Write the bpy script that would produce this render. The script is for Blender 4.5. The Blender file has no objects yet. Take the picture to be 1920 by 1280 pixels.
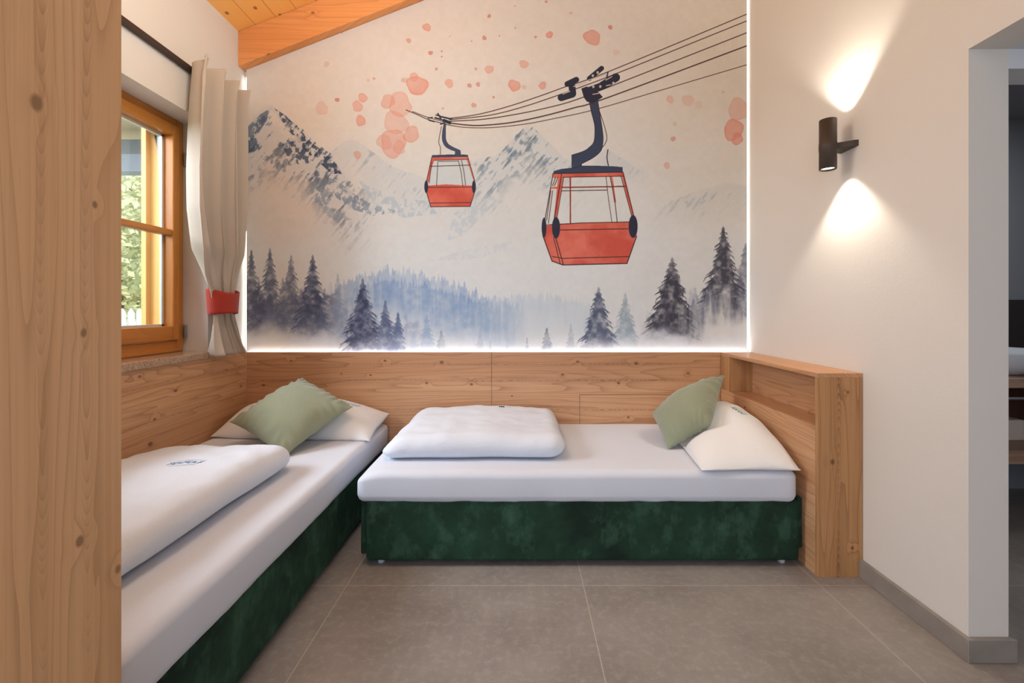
import bpy, bmesh, math, random
import numpy as np
from mathutils import Vector, Matrix, noise
from mathutils.bvhtree import BVHTree
random.seed(3)
SC = bpy.context.scene; COL = SC.collection
CX, CY, F, EYE = 974., 578., 853.333, 1.17          # vanishing point, focal length (px), eye height (m)

def at(px, py, Y):
    return Vector(((px-CX)*Y/F, Y, EYE-(py-CY)*Y/F))

# ---------------------------------------------------------------- materials
def srgb(r, g, b):
    f = lambda c: (c/255/12.92) if c/255 <= .04045 else ((c/255+.055)/1.055)**2.4
    return (f(r), f(g), f(b), 1.)

class N:
    def __init__(s, name):
        s.m = bpy.data.materials.new(name); s.m.use_nodes = True
        s.t = s.m.node_tree; s.b = s.t.nodes['Principled BSDF']; s.o = s.t.nodes['Material Output']
    def n(s, typ, **kw):
        x = s.t.nodes.new(typ)
        for k, v in kw.items():
            if k in x.inputs and not hasattr(x, k): x.inputs[k].default_value = v
            else: setattr(x, k, v)
        return x
    def set(s, node, **kw):
        for k, v in kw.items(): node.inputs[k.replace('_', ' ')].default_value = v
        return node
    def l(s, a, b): s.t.links.new(a, b)
    def math(s, op, a, b=None, clamp=False):
        x = s.t.nodes.new('ShaderNodeMath'); x.operation = op; x.use_clamp = clamp
        for i, v in enumerate((a, b)):
            if v is None: continue
            if isinstance(v, (int, float)): x.inputs[i].default_value = v
            else: s.l(v, x.inputs[i])
        return x.outputs[0]
    def mix(s, f, a, b, typ='MIX'):
        x = s.t.nodes.new('ShaderNodeMix'); x.data_type = 'RGBA'; x.blend_type = typ
        for i, v in ((0, f), (6, a), (7, b)):
            if isinstance(v, (int, float, tuple)): x.inputs[i].default_value = v
            else: s.l(v, x.inputs[i])
        return x.outputs[2]
    def noise(s, vec, scale, detail=3, rough=.5, dim='3D'):
        x = s.t.nodes.new('ShaderNodeTexNoise'); x.noise_dimensions = dim
        x.inputs['Scale'].default_value = scale; x.inputs['Detail'].default_value = detail; x.inputs['Roughness'].default_value = rough
        s.l(vec, x.inputs['Vector']); return x.outputs['Fac']
    def coord(s): return s.t.nodes.new('ShaderNodeTexCoord').outputs['Object']
    def geo(s): return s.t.nodes.new('ShaderNodeNewGeometry').outputs['Position']
    def ramp(s, f, stops):
        x = s.t.nodes.new('ShaderNodeValToRGB'); e = x.color_ramp.elements
        while len(e) > 1: e.remove(e[-1])
        e[0].position, e[0].color = stops[0]
        for p, c in stops[1:]:
            k = e.new(p); k.color = c
        s.l(f, x.inputs[0]); return x.outputs[0]
    def bump(s, h, strength, dist=.01):
        x = s.t.nodes.new('ShaderNodeBump'); x.inputs['Strength'].default_value = strength; x.inputs['Distance'].default_value = dist
        s.l(h, x.inputs['Height']); s.l(x.outputs[0], s.b.inputs['Normal'])

def M_plain(name, col, rough=.5, metal=0., spec=.5):
    m = N(name); m.b.inputs['Base Color'].default_value = col; m.b.inputs['Roughness'].default_value = rough
    m.b.inputs['Metallic'].default_value = metal; m.b.inputs['Specular IOR Level'].default_value = spec
    return m.m

def M_emit(name, col, s):
    m = N(name); m.b.inputs['Base Color'].default_value = col
    m.b.inputs['Emission Color'].default_value = col; m.b.inputs['Emission Strength'].default_value = s
    return m.m

def M_plaster(name, col, bump=.25):
    m = N(name); v = m.geo()
    a = m.noise(v, 3.0, 3); c = m.mix(m.math('MULTIPLY', a, .5), col, tuple(x*.94 for x in col[:3])+(1,))
    m.l(c, m.b.inputs['Base Color']); m.b.inputs['Roughness'].default_value = .9; m.b.inputs['Specular IOR Level'].default_value = .2
    m.bump(m.noise(v, 75, 4, .6), bump*.5, .004); return m.m

def M_wood(name, light, mid, dark, axis, knots=1., seed=0., rough=.45, contrast=1., scale=1., at_=None, cath=()):
    m = N(name); sep = m.n('ShaderNodeSeparateXYZ'); m.l(m.geo(), sep.inputs[0])
    x, y, z = sep.outputs
    g, a, b = {'X': (x, y, z), 'Y': (y, x, z), 'Z': (z, x, y)}[axis]
    w = m.math('ADD', a, b)                              # both faces along the grain are covered
    def vec(sg, sw, off=0.):
        c = m.n('ShaderNodeCombineXYZ')
        m.l(m.math('MULTIPLY', m.math('ADD', g, seed*7.3+off), sg*scale), c.inputs[0]); m.l(m.math('MULTIPLY', m.math('ADD', w, seed*1.7), sw*scale), c.inputs[1])
        return c.outputs[0]
    vor = m.n('ShaderNodeTexVoronoi'); vor.voronoi_dimensions = '2D'; vor.inputs['Scale'].default_value = 1.
    wob = m.noise(vec(20, 30), 1., 2)
    m.l(vec(3.0, 4.2, 3.), vor.inputs['Vector'])
    sc = m.n('ShaderNodeSeparateColor'); m.l(vor.outputs['Color'], sc.inputs[0])
    gate = m.math('GREATER_THAN', sc.outputs[0], .52)
    kd = m.math('ADD', vor.outputs['Distance'], m.math('MULTIPLY', m.math('SUBTRACT', wob, .5), .03))
    near = m.math('MULTIPLY', m.math('MAXIMUM', m.math('SUBTRACT', 1., m.math('MULTIPLY', kd, 5.)), 0.), gate)
    if at_:                                              # knots where the real board has them: (along the grain, across)
        cg = m.n('ShaderNodeCombineXYZ'); m.l(m.math('MULTIPLY', g, .75), cg.inputs[0]); m.l(w, cg.inputs[1]); kd = None
        for kg, kw, kr in at_:
            dn = m.n('ShaderNodeVectorMath'); dn.operation = 'DISTANCE'; m.l(cg.outputs[0], dn.inputs[0]); dn.inputs[1].default_value = (kg*.75, kw, 0)
            d = m.math('MULTIPLY', dn.outputs['Value'], .05/kr); kd = d if kd is None else m.math('MINIMUM', kd, d)
        kd = m.math('ADD', kd, m.math('MULTIPLY', m.math('SUBTRACT', wob, .5), .03))
        near = m.math('MAXIMUM', m.math('SUBTRACT', 1., m.math('MULTIPLY', kd, 5.)), 0.); gate = 1.
    fld = m.noise(vec(.32, 5.), 1., 3, .4)
    rings = m.math('FRACT', m.math('ADD', m.math('MULTIPLY', fld, 19.), m.math('MULTIPLY', near, .75*knots)))
    late = m.math('MULTIPLY', m.math('POWER', rings, 5.), m.math('ADD', .25, m.math('MULTIPLY', m.noise(vec(1.1, 6., 2.), 1., 2), 1.1)))
    streak = m.noise(vec(1.1, 95), 1., 3, .6)
    fleck = m.noise(vec(9., 160, 4.), 1., 2, .6)
    broad = m.noise(vec(.45, 9., 9.), 1., 3, .5)
    plank = m.noise(vec(.2, 2.6, 5.), 1., 1, .5)
    c = m.mix(m.math('MULTIPLY', m.math('SUBTRACT', broad, .3), 2.2, True), light, mid)
    c = m.mix(m.math('MULTIPLY', m.math('SUBTRACT', plank, .42, True), 2.0*contrast, True), c, tuple(p*.7+q*.3 for p, q in zip(mid, dark)))
    c = m.mix(m.math('MULTIPLY', late, .62*contrast, True), c, dark)
    c = m.mix(m.math('MULTIPLY', m.math('SUBTRACT', streak, .45, True), 1.2*contrast, True), c, dark)
    for w0, wid, sgn in cath:                            # narrow band of nested flame figure along the grain
        dw = m.math('MULTIPLY', m.math('ADD', m.math('SUBTRACT', w, w0), m.math('MULTIPLY', m.math('SUBTRACT', m.noise(vec(1.6, .01), 1., 2), .5), wid*2.4)), 1/wid)
        d2 = m.math('MULTIPLY', dw, dw); msk = m.math('POWER', 2.718, m.math('MULTIPLY', d2, -.55))
        fl = m.math('FRACT', m.math('ADD', m.math('MULTIPLY', m.math('ADD', g, m.math('MULTIPLY', m.noise(vec(3., .01, 7.), 1., 2), .5)), 24.*sgn), m.math('MULTIPLY', d2, .8)))
        amt = m.math('MULTIPLY', m.math('MULTIPLY', m.math('POWER', fl, 2.5), msk), m.math('MULTIPLY', m.math('SUBTRACT', m.noise(vec(1.7, .01, 3.), 1., 2), .3, True), 2.2, True))
        c = m.mix(m.math('MULTIPLY', amt, 1.25, True), c, dark)
        c = m.mix(m.math('MULTIPLY', m.math('POWER', 2.718, m.math('MULTIPLY', d2, -3.)), .16), c, dark)
    c = m.mix(m.math('MULTIPLY', m.math('SUBTRACT', fleck, .6, True), 1.6*contrast, True), c, dark)
    k = m.math('MULTIPLY', m.math('MULTIPLY', m.math('SUBTRACT', .052, kd), 40.*max(knots, .01), True), gate)
    c = m.mix(m.math('MULTIPLY', k, .8), c, tuple(q*.6 for q in dark[:3])+(1,))
    m.l(c, m.b.inputs['Base Color']); m.b.inputs['Roughness'].default_value = rough; m.b.inputs['Specular IOR Level'].default_value = .35
    m.bump(streak, .06, .003); return m.m

def M_cloth(name, col, scale=900, bump=.15, rough=.9, var=.06, sheen=.1, crease=0.):
    m = N(name); v = m.geo()
    a = m.noise(v, 6, 3)
    m.l(m.mix(a, col, tuple(x*(1-var) for x in col[:3])+(1,)), m.b.inputs['Base Color'])
    m.b.inputs['Roughness'].default_value = rough; m.b.inputs['Sheen Weight'].default_value = sheen; m.b.inputs['Specular IOR Level'].default_value = .2
    h = m.noise(v, scale*.12, 2)
    if crease:
        big = m.noise(v, 9, 3, .55)
        h = m.math('ADD', m.math('MULTIPLY', h, .08), m.math('MULTIPLY', big, crease))
        m.bump(h, bump, .03)
    else: m.bump(h, bump, .003)
    return m.m

def M_velvet(name, base, hi, lo):
    m = N(name); v = m.geo()
    n1 = m.noise(v, 3.2, 5, .62); mp = m.n('ShaderNodeMapping'); mp.inputs['Scale'].default_value = (6, 6, 4); m.l(v, mp.inputs[0])
    n2 = m.noise(mp.outputs[0], 1.6, 5, .65)
    c = m.mix(m.math('MULTIPLY', m.math('SUBTRACT', n1, .38, True), 2.8, True), lo, base)
    c = m.mix(m.math('MULTIPLY', m.math('SUBTRACT', n2, .5, True), 3.0, True), c, hi)
    m.l(c, m.b.inputs['Base Color']); m.b.inputs['Roughness'].default_value = .8; m.b.inputs['Specular IOR Level'].default_value = .15
    m.b.inputs['Sheen Weight'].default_value = .35; m.b.inputs['Sheen Roughness'].default_value = .4; m.b.inputs['Sheen Tint'].default_value = hi
    m.bump(m.math('ADD', m.math('MULTIPLY', n1, 1.), m.math('MULTIPLY', n2, .5)), .25, .02); return m.m

def kn_back(L): return [((x-CX)*2.93/F, 2.93+EYE-(y-CY)*2.93/F, r*.8) for x, y, r in L]
def kn_side(L, X): return [(F*-X/(CX-x), X+EYE-(y-CY)*(-X)/(CX-x), r) for x, y, r in L]
def kn_left(L, X): return [(EYE-(y-CY)*(-X)/(CX-x), X+F*-X/(CX-x), r) for x, y, r in L]
def kn_end(L, Y): return [(EYE-(y-CY)*Y/F, Y+(x-CX)*Y/F, r) for x, y, r in L]
K_BACK = kn_back([(722, 676, .012), (828, 679, .016), (695, 703, .009), (800, 718, .011), (884, 720, .013), (1083, 678, .013), (1055, 702, .011), (1193, 681, .016), (1160, 718, .011), (1178, 782, .011), (494, 722, .012), (546, 676, .009), (640, 700, .007), (1290, 700, .012), (960, 742, .008)])
K_SIDE = kn_side([(329, 732, .011), (452, 723, .010), (282, 832, .014), (290, 786, .008), (262, 706, .009), (424, 694, .007)], -1.759)+[(2.2, 1.297+.35, .011), (2.35, 1.297+.52, .013), (2.62, 1.297+.6, .009)]
K_WARD = kn_left([(69, 193, .012), (150, 1014, .009), (221, 1067, .008), (157, 624, .008), (178, 384, .006)], -.786)
K_END = kn_end([(1561, 866, .012), (1598, 1027, .008), (1590, 735, .006)], 1.98)
MAT = dict(
    wall=M_plaster('plaster_white', srgb(227, 222, 215)),
    reveal=M_plaster('plaster_reveal', srgb(222, 224, 228)),
    panel=M_wood('larch_panel_across', srgb(212, 166, 128), srgb(196, 146, 106), srgb(134, 90, 62), 'X', 1., 1., at_=K_BACK, cath=[(2.93+EYE-(713-CY)*2.93/F, .010, 1), (2.93+EYE-(683-CY)*2.93/F, .007, -1), (2.93+EYE-(768-CY)*2.93/F, .008, 1)]),
    lpanel=M_wood('larch_panel_deep', srgb(216, 172, 132), srgb(202, 150, 108), srgb(142, 96, 64), 'Y', 1., 2., at_=K_SIDE, cath=[(-1.759+.80, .010, 1), (-1.759+.63, .009, -1), (1.297+.40, .010, 1)]),
    upright=M_wood('larch_upright', srgb(198, 152, 104), srgb(182, 132, 86), srgb(126, 84, 52), 'Z', .9, 3.3, at_=K_END, cath=[(1.98+.60*1.98-.0+.199, .012, 1)]),
    wardrobe=M_wood('larch_wardrobe', srgb(232, 188, 142), srgb(220, 172, 122), srgb(168, 122, 82), 'Z', 1., 5.1, contrast=.85, scale=.9, at_=K_WARD, cath=[(-.786+.749, .0085, -1), (-.786+.826, .0095, -1)]),
    beam=M_wood('pine_beam', srgb(240, 168, 106), srgb(228, 150, 88), srgb(166, 96, 48), 'X', .7, 4., contrast=.6),
    window=M_wood('window_timber', srgb(206, 138, 66), srgb(192, 122, 52), srgb(150, 88, 34), 'Z', .0, 6., .35, .5),
    windowb=M_wood('window_timber_rail', srgb(206, 138, 66), srgb(192, 122, 52), srgb(150, 88, 34), 'Y', .0, 6., .35, .5),
    outer=M_wood('outer_board', srgb(226, 182, 112), srgb(214, 168, 96), srgb(176, 124, 66), 'Z', .0, 8., .5, .4),
    sheet=M_cloth('white_sheet', srgb(216, 221, 232), 900, .08, var=.02, crease=.25),
    duvet=M_cloth('white_duvet', srgb(220, 226, 236), 900, .38, var=.02, crease=.6),
    pillow=M_cloth('white_pillow', srgb(232, 232, 232), 900, .35, var=.02, crease=.5),
    sage=M_cloth('sage_velvet', srgb(150, 156, 130), 900, .3, .85, .2, .35, .5),
    curtain=M_cloth('greige_curtain', srgb(192, 179, 164), 1500, .1, .9, .04, .1),
    tie=M_cloth('red_felt', srgb(170, 58, 46), 1500, .3, .9, .1, .2),
    velvet=M_velvet('green_velvet', srgb(46, 78, 60), srgb(74, 110, 90), srgb(28, 46, 37)),
    black=M_plain('black_metal', srgb(70, 58, 50), .55, .2),
    rail=M_plain('dark_rail', srgb(64, 50, 44), .5, .2),
    chrome=M_plain('chrome', srgb(205, 208, 212), .15, 1.),
    foot=M_plain('grey_plastic', srgb(190, 194, 196), .4),
    hinge=M_plain('hinge_grey', srgb(150, 150, 148), .4, .8),
    lens=M_emit('lamp_lens', (1., .86, .68, 1), 8.),
    led=M_emit('led_strip', (.93, .97, 1., 1), 24.),
    ledside=M_emit('led_strip_side', (1., .97, .92, 1), 8.),
    ceramic=M_plain('white_ceramic', srgb(225, 228, 232), .12),
    darkwall=M_plaster('dark_plaster', srgb(140, 140, 146)),
    splash=M_plain('dark_stone', srgb(52, 46, 46), .35),
    vanwood=M_wood('vanity_wood', srgb(190, 156, 134), srgb(170, 134, 112), srgb(120, 86, 66), 'X', .3, 9.),
    vandark=M_wood('vanity_dark_wood', srgb(112, 74, 58), srgb(92, 58, 46), srgb(50, 30, 24), 'Z', 1., 10.),
    box=M_plain('cream_card', srgb(214, 196, 182), .7),
    logo_b=M_plain('blue_thread', srgb(70, 132, 184), .7), logo_t=M_plain('teal_thread', srgb(52, 140, 146), .7), logo_g=M_plain('grey_thread', srgb(70, 84, 84), .7), logo_l=M_plain('pale_thread', srgb(186, 192, 200), .7),
    fence=M_plain('white_paint', srgb(228, 226, 224), .7),
    eave=M_plain('weathered_timber', srgb(128, 134, 146), .8), eavew=M_plain('eave_boards', srgb(200, 178, 160), .8),
    bark=M_plain('bark', srgb(110, 98, 84), .9),
)

def M_floor():
    m = N('grey_floor_tiles'); v = m.geo(); sep = m.n('ShaderNodeSeparateXYZ'); m.l(v, sep.inputs[0])
    def edge(o, off):
        t = m.math('FRACT', m.math('ADD', o, off)); d = m.math('MINIMUM', t, m.math('SUBTRACT', 1., t))
        return m.math('LESS_THAN', d, .0016)
    gr = m.math('MAXIMUM', edge(sep.outputs[0], 10-.270), edge(sep.outputs[1], 10-.923))
    cell = m.n('ShaderNodeTexWhiteNoise'); cell.noise_dimensions = '2D'
    cc = m.n('ShaderNodeCombineXYZ'); m.l(m.math('FLOOR', m.math('ADD', sep.outputs[0], 10-.270)), cc.inputs[0]); m.l(m.math('FLOOR', m.math('ADD', sep.outputs[1], 10-.923)), cc.inputs[1]); m.l(cc.outputs[0], cell.inputs['Vector'])
    n1 = m.noise(v, 2.6, 6, .62); n2 = m.noise(v, 34, 4, .7); n3 = m.noise(v, 150, 2, .6)
    base = m.mix(m.math('MULTIPLY', m.math('SUBTRACT', n1, .3, True), 1.9, True), srgb(130, 123, 118), srgb(170, 163, 156))
    base = m.mix(m.math('MULTIPLY', m.math('SUBTRACT', n2, .48, True), 1.6, True), base, srgb(190, 183, 177))
    base = m.mix(m.math('MULTIPLY', n3, .18), base, srgb(134, 122, 112))
    base = m.mix(m.math('MULTIPLY', cell.outputs['Value'], .1), base, srgb(138, 130, 125))
    c = m.mix(m.math('MULTIPLY', gr, .75), base, srgb(196, 186, 174))
    m.l(c, m.b.inputs['Base Color']); m.b.inputs['Specular IOR Level'].default_value = .4
    m.l(m.math('ADD', m.math('MULTIPLY', n2, .2), .38), m.b.inputs['Roughness'])
    m.bump(m.math('SUBTRACT', m.math('MULTIPLY', n3, .1), gr), .2, .002); return m.m
MAT['floor'] = M_floor()

def M_base():
    m = N('grey_skirting_tile'); v = m.geo(); n1 = m.noise(v, 9, 5, .6)
    m.l(m.mix(n1, srgb(120, 114, 108), srgb(162, 154, 146)), m.b.inputs['Base Color']); m.b.inputs['Roughness'].default_value = .5; return m.m
MAT['skirting'] = M_base()

def M_ceiling():
    m = N('pine_ceiling_boards'); v = m.geo(); sep = m.n('ShaderNodeSeparateXYZ'); m.l(v, sep.inputs[0])
    t = m.math('FRACT', m.math('MULTIPLY', sep.outputs[0], 1/.13)); d = m.math('MINIMUM', t, m.math('SUBTRACT', 1., t))
    groove = m.math('LESS_THAN', d, .018)
    cb = m.n('ShaderNodeCombineXYZ'); m.l(m.math('MULTIPLY', sep.outputs[0], 26.), cb.inputs[0]); m.l(m.math('MULTIPLY', sep.outputs[1], 1.2), cb.inputs[1]); m.l(m.math('FLOOR', m.math('MULTIPLY', sep.outputs[0], 1/.13)), cb.inputs[2])
    n = m.noise(cb.outputs[0], 1., 3)
    vor = m.n('ShaderNodeTexVoronoi'); vor.voronoi_dimensions = '2D'; cv = m.n('ShaderNodeCombineXYZ'); m.l(m.math('MULTIPLY', sep.outputs[0], 7.), cv.inputs[0]); m.l(m.math('MULTIPLY', sep.outputs[1], 4.5), cv.inputs[1]); m.l(cv.outputs[0], vor.inputs['Vector'])
    vor.inputs['Scale'].default_value = 1.
    k = m.math('MULTIPLY', m.math('SUBTRACT', .08, vor.outputs['Distance']), 30., True)
    c = m.mix(n, srgb(255, 200, 116), srgb(255, 180, 92)); c = m.mix(m.math('MULTIPLY', k, .8), c, srgb(140, 70, 34)); c = m.mix(m.math('MULTIPLY', groove, .5), c, srgb(150, 86, 44))
    m.l(c, m.b.inputs['Base Color']); m.b.inputs['Roughness'].default_value = .5; return m.m
MAT['ceiling'] = M_ceiling()

def M_granite():
    m = N('granite_sill'); v = m.geo(); n1 = m.noise(v, 160, 3, .7); n2 = m.noise(v, 60, 3, .6)
    c = m.mix(m.math('MULTIPLY', m.math('SUBTRACT', n1, .42, True), 4., True), srgb(160, 128, 104), srgb(208, 186, 164)); c = m.mix(m.math('MULTIPLY', m.math('SUBTRACT', n2, .58, True), 6., True), c, srgb(110, 88, 74))
    m.l(c, m.b.inputs['Base Color']); m.b.inputs['Roughness'].default_value = .15; return m.m
MAT['granite'] = M_granite()

def M_glass():
    m = N('window_glass'); t = m.n('ShaderNodeBsdfTransparent'); t.inputs[0].default_value = (.96, .98, .97, 1)
    g = m.n('ShaderNodeBsdfGlossy'); g.inputs['Roughness'].default_value = .02
    f = m.n('ShaderNodeFresnel'); f.inputs['IOR'].default_value = 1.25
    mx = m.n('ShaderNodeMixShader'); m.l(f.outputs[0], mx.inputs[0]); m.l(t.outputs[0], mx.inputs[1]); m.l(g.outputs[0], mx.inputs[2]); m.l(mx.outputs[0], m.o.inputs[0]); return m.m
MAT['glass'] = M_glass()

def M_leaf(name, a, b):
    m = N(name); n = m.noise(m.geo(), 3., 2); m.l(m.mix(n, a, b), m.b.inputs['Base Color']); m.b.inputs['Roughness'].default_value = .8; return m.m
MAT['leaf'] = M_leaf('pale_leaf', srgb(178, 190, 148), srgb(214, 206, 160)); MAT['grass'] = M_leaf('meadow', srgb(150, 160, 110), srgb(180, 178, 130))
# ---------------------------------------------------------------- wallpaper art (painted in memory)
MX0, MX1, MY0, MY1, MS = 461, 1402, -240, 664, 2
def paint_mural():
    rs = np.random.RandomState(7)
    W = (MX1-MX0)*MS; H = (MY1-MY0)*MS
    X = (np.arange(W, dtype=np.float32)/MS + MX0)[None, :]
    Y = (np.arange(H, dtype=np.float32)/MS + MY0)[:, None]
    def up(a, h, w):
        yy = np.linspace(0, a.shape[0]-1.001, h, dtype=np.float32); xx = np.linspace(0, a.shape[1]-1.001, w, dtype=np.float32)
        yi = yy.astype(int); xi = xx.astype(int)
        fy = yy-yi; fx = xx-xi
        fy = (fy*fy*(3-2*fy))[:, None].astype(np.float32); fx = (fx*fx*(3-2*fx))[None, :].astype(np.float32)
        r = a[yi]; r1 = a[yi+1]
        r = r*(1-fy)+r1*fy
        return r[:, xi]*(1-fx)+r[:, xi+1]*fx
    def fbm(cx, cy, octv=4, seed=0):
        r = np.random.RandomState(seed); out = np.zeros((H, W), np.float32); amp = 1.; tot = 0.
        for o in range(octv):
            gw = max(2, int((MX1-MX0)/cx*2**o)+2); gh = max(2, int((MY1-MY0)/cy*2**o)+2)
            gw = min(gw, W); gh = min(gh, H)
            out += amp*up(r.rand(gh, gw).astype(np.float32), H, W); tot += amp; amp *= .55
        return out/tot
    C = np.zeros((H, W, 3), np.float32)
    def sm(a, b, x): 
        t = np.clip((x-a)/(b-a), 0, 1); return t*t*(3-2*t)
    def blend(m, col, sl=None):
        if sl is None: sl = (slice(0, H), slice(0, W))
        m = m[..., None]
        C[sl] = C[sl]*(1-m) + np.array(col, np.float32)/255*m
    def box(x0, x1, y0, y1):
        a = max(0, int((x0-MX0)*MS)); b = min(W, int((x1-MX0)*MS)+2); c = max(0, int((y0-MY0)*MS)); d = min(H, int((y1-MY0)*MS)+2)
        return (slice(c, d), slice(a, b))
    def seg(sl, p, q):
        x = X[:, sl[1]]; y = Y[sl[0]]
        dx, dy = q[0]-p[0], q[1]-p[1]; L = dx*dx+dy*dy+1e-6
        t = np.clip(((x-p[0])*dx+(y-p[1])*dy)/L, 0, 1)
        return np.hypot(x-p[0]-t*dx, y-p[1]-t*dy), t
    def line(pts, w, col, a=1.):
        for p, q in zip(pts[:-1], pts[1:]):
            sl = box(min(p[0], q[0])-w-1, max(p[0], q[0])+w+1, min(p[1], q[1])-w-1, max(p[1], q[1])+w+1)
            if sl[0].stop <= sl[0].start or sl[1].stop <= sl[1].start: continue
            d, t = seg(sl, p, q); blend(a*np.clip((w/2+.25-d)/.5, 0, 1), col, sl)
    def curve(pts, n=8):
        out = []
        P = [pts[0]]+list(pts)+[pts[-1]]
        for i in range(1, len(P)-2):
            for k in range(n):
                t = k/n; c = []
                for j in (0, 1):
                    a, b, d, e = P[i-1][j], P[i][j], P[i+1][j], P[i+2][j]
                    c.append(.5*((2*b)+(-a+d)*t+(2*a-5*b+4*d-e)*t*t+(-a+3*b-3*d+e)*t**3))
                out.append(tuple(c))
        return out+[pts[-1]]
    def poly(pts, col, a=1., tex=None):
        xs = [p[0] for p in pts]; ys = [p[1] for p in pts]
        sl = box(min(xs)-1, max(xs)+1, min(ys)-1, max(ys)+1)
        x = X[:, sl[1]]; y = Y[sl[0]]
        ins = np.zeros(np.broadcast(x, y).shape, bool)
        for (x0, y0), (x1, y1) in zip(pts, pts[1:]+pts[:1]):
            if y0 == y1: continue
            ins ^= ((y0 > y) != (y1 > y)) & (x < (x1-x0)*(y-y0)/(y1-y0)+x0)
        m = ins.astype(np.float32)*a
        if tex is not None: m = m*tex[sl]
        blend(m, col, sl)
    def ell(cx, cy, rx, ry, col, a=1.):
        sl = box(cx-rx-1, cx+rx+1, cy-ry-1, cy+ry+1)
        d = np.hypot((X[:, sl[1]]-cx)/rx, (Y[sl[0]]-cy)/ry)
        blend(a*np.clip((1-d)*min(rx, ry)*2+.5, 0, 1), col, sl)
    big = fbm(160, 130, 4, 1); med = fbm(40, 40, 5, 2); fine = fbm(9, 9, 3, 3); vst = fbm(7, 60, 3, 4)
    # paper ground: peach at the edges, pale grey in the middle
    C[:] = np.array([228, 215, 202], np.float32)/255
    blend(np.broadcast_to(sm(60, 420, Y)*.85, (H, W))*sm(500, 760, X), (221, 219, 214))
    blend(np.clip(1-np.hypot((X-520)/190, (Y-300)/250), 0, 1)*.55, (226, 190, 160))
    blend(np.clip(1-np.hypot((X-760)/330, (Y-90)/190), 0, 1)*.4, (228, 206, 194))
    blend(sm(1120, 1400, X)*sm(620, 330, Y)*.55, (224, 203, 176))
    blend(np.clip((big-.5)*1.2, 0, .3), (232, 226, 220))
    def ridge(pts): return np.interp(X[0], [p[0] for p in pts], [p[1] for p in pts]).astype(np.float32)[None, :]
    def mountain(pts, fade0, fade1, col, dark, strength, rock, jit, seed, xfade=None, snowdir=1):
        n1 = fbm(30, 30, 5, seed); n2 = fbm(5, 9, 4, seed+1)
        r = ridge(pts)+(n2[:1]-.5)*jit
        m = sm(-1, 1.5, Y-r)*(1-sm(fade0, fade1, Y-r+(n1-.5)*110))
        if xfade is not None: m = m*sm(xfade[0], xfade[1], X)*(1-sm(xfade[2], xfade[3], X))
        blend(m*.5*strength, col)
        # thin rock ribs run down the slope
        u = (X-MX0)*.9+(Y-MY0)*.75*snowdir; v = (Y-MY0)*.9-(X-MX0)*.75*snowdir
        gi = (np.abs(v*.55).astype(int) % H, np.abs(u*2.2).astype(int) % W)
        rib = n2[gi[0], gi[1]]*.4+n1*.42+fine*.22
        k = sm(rock, rock+.07, rib)
        blend(m*k*strength*.8, dark)
        blend(m*sm(rock+.07, rock+.13, rib)*strength*.45, tuple(c*.6 for c in dark))
    # far pale ranges
    mountain([(560, 330), (600, 300), (645, 264), (668, 262), (700, 285), (735, 312), (790, 330), (830, 350), (900, 400)], 10, 110, (186, 194, 202), (176, 186, 196), .55, .56, 4, 11, (575, 640, 760, 900))
    mountain([(1100, 320), (1135, 278), (1160, 292), (1190, 312), (1240, 340)], 5, 60, (186, 192, 196), (176, 184, 190), .5, .55, 3, 17, (1080, 1120, 1170, 1230))
    mountain([(1180, 430), (1260, 375), (1330, 350), (1370, 340), (1402, 350)], 5, 80, (196, 196, 190), (172, 180, 182), .45, .53, 5, 21, (1200, 1290, 1402, 1500))
    mountain([(840, 330), (885, 300), (930, 290), (960, 262), (985, 236), (1000, 240), (1018, 256), (1040, 278), (1058, 296), (1095, 320), (1140, 360)], 30, 130, (200, 206, 209), (128, 148, 164), .85, .505, 6, 31, (850, 930, 1050, 1130))
    # near left peak
    mountain([(455, 240), (480, 214), (498, 199), (510, 197), (526, 210), (545, 226), (570, 245), (596, 272), (620, 288), (640, 318), (660, 345), (700, 362), (740, 372), (800, 377), (840, 372)], 50, 175, (205, 200, 196), (96, 108, 126), .95, .525, 6, 41, (380, 400, 600, 720))
    rt = np.clip((fbm(6, 7, 4, 77)-.44)*9, 0, 1)
    soft = fbm(22, 22, 3, 78)
    def rockpoly(pts, col, a, k=1.): poly(pts, col, a, np.clip(rt*k+(soft-.5)*.8, 0, 1))
    rockpoly([(514, 202), (535, 216), (560, 240), (585, 268), (612, 288), (630, 306), (641, 326), (622, 326), (600, 306), (575, 284), (552, 258), (534, 236)], (58, 68, 88), .85)
    poly([(507, 203), (514, 212), (536, 238), (556, 262), (548, 268), (524, 246), (506, 224)], (228, 208, 190), .8, np.clip(1.4-rt, 0, 1))
    rockpoly([(545, 256), (582, 282), (588, 300), (566, 312), (540, 296), (528, 272)], (66, 78, 98), .8)
    rockpoly([(462, 240), (488, 214), (504, 204), (500, 226), (484, 250), (462, 268)], (84, 98, 118), .7)
    rockpoly([(462, 262), (480, 258), (486, 276), (470, 290), (462, 286)], (78, 92, 112), .75)
    rockpoly([(512, 282), (545, 300), (548, 318), (520, 326), (506, 306)], (110, 116, 126), .6)
    rockpoly([(612, 330), (640, 344), (668, 366), (700, 385), (752, 396), (700, 404), (660, 392), (630, 370)], (120, 136, 152), .7)
    rockpoly([(585, 345), (606, 340), (625, 365), (612, 390), (590, 378)], (122, 136, 150), .6)
    rockpoly([(600, 380), (640, 400), (660, 412), (630, 414), (606, 400)], (150, 162, 172), .5)
    rockpoly([(668, 334), (700, 352), (740, 370), (800, 376), (820, 400), (760, 408), (710, 396), (690, 366)], (176, 190, 200), .6)
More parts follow.
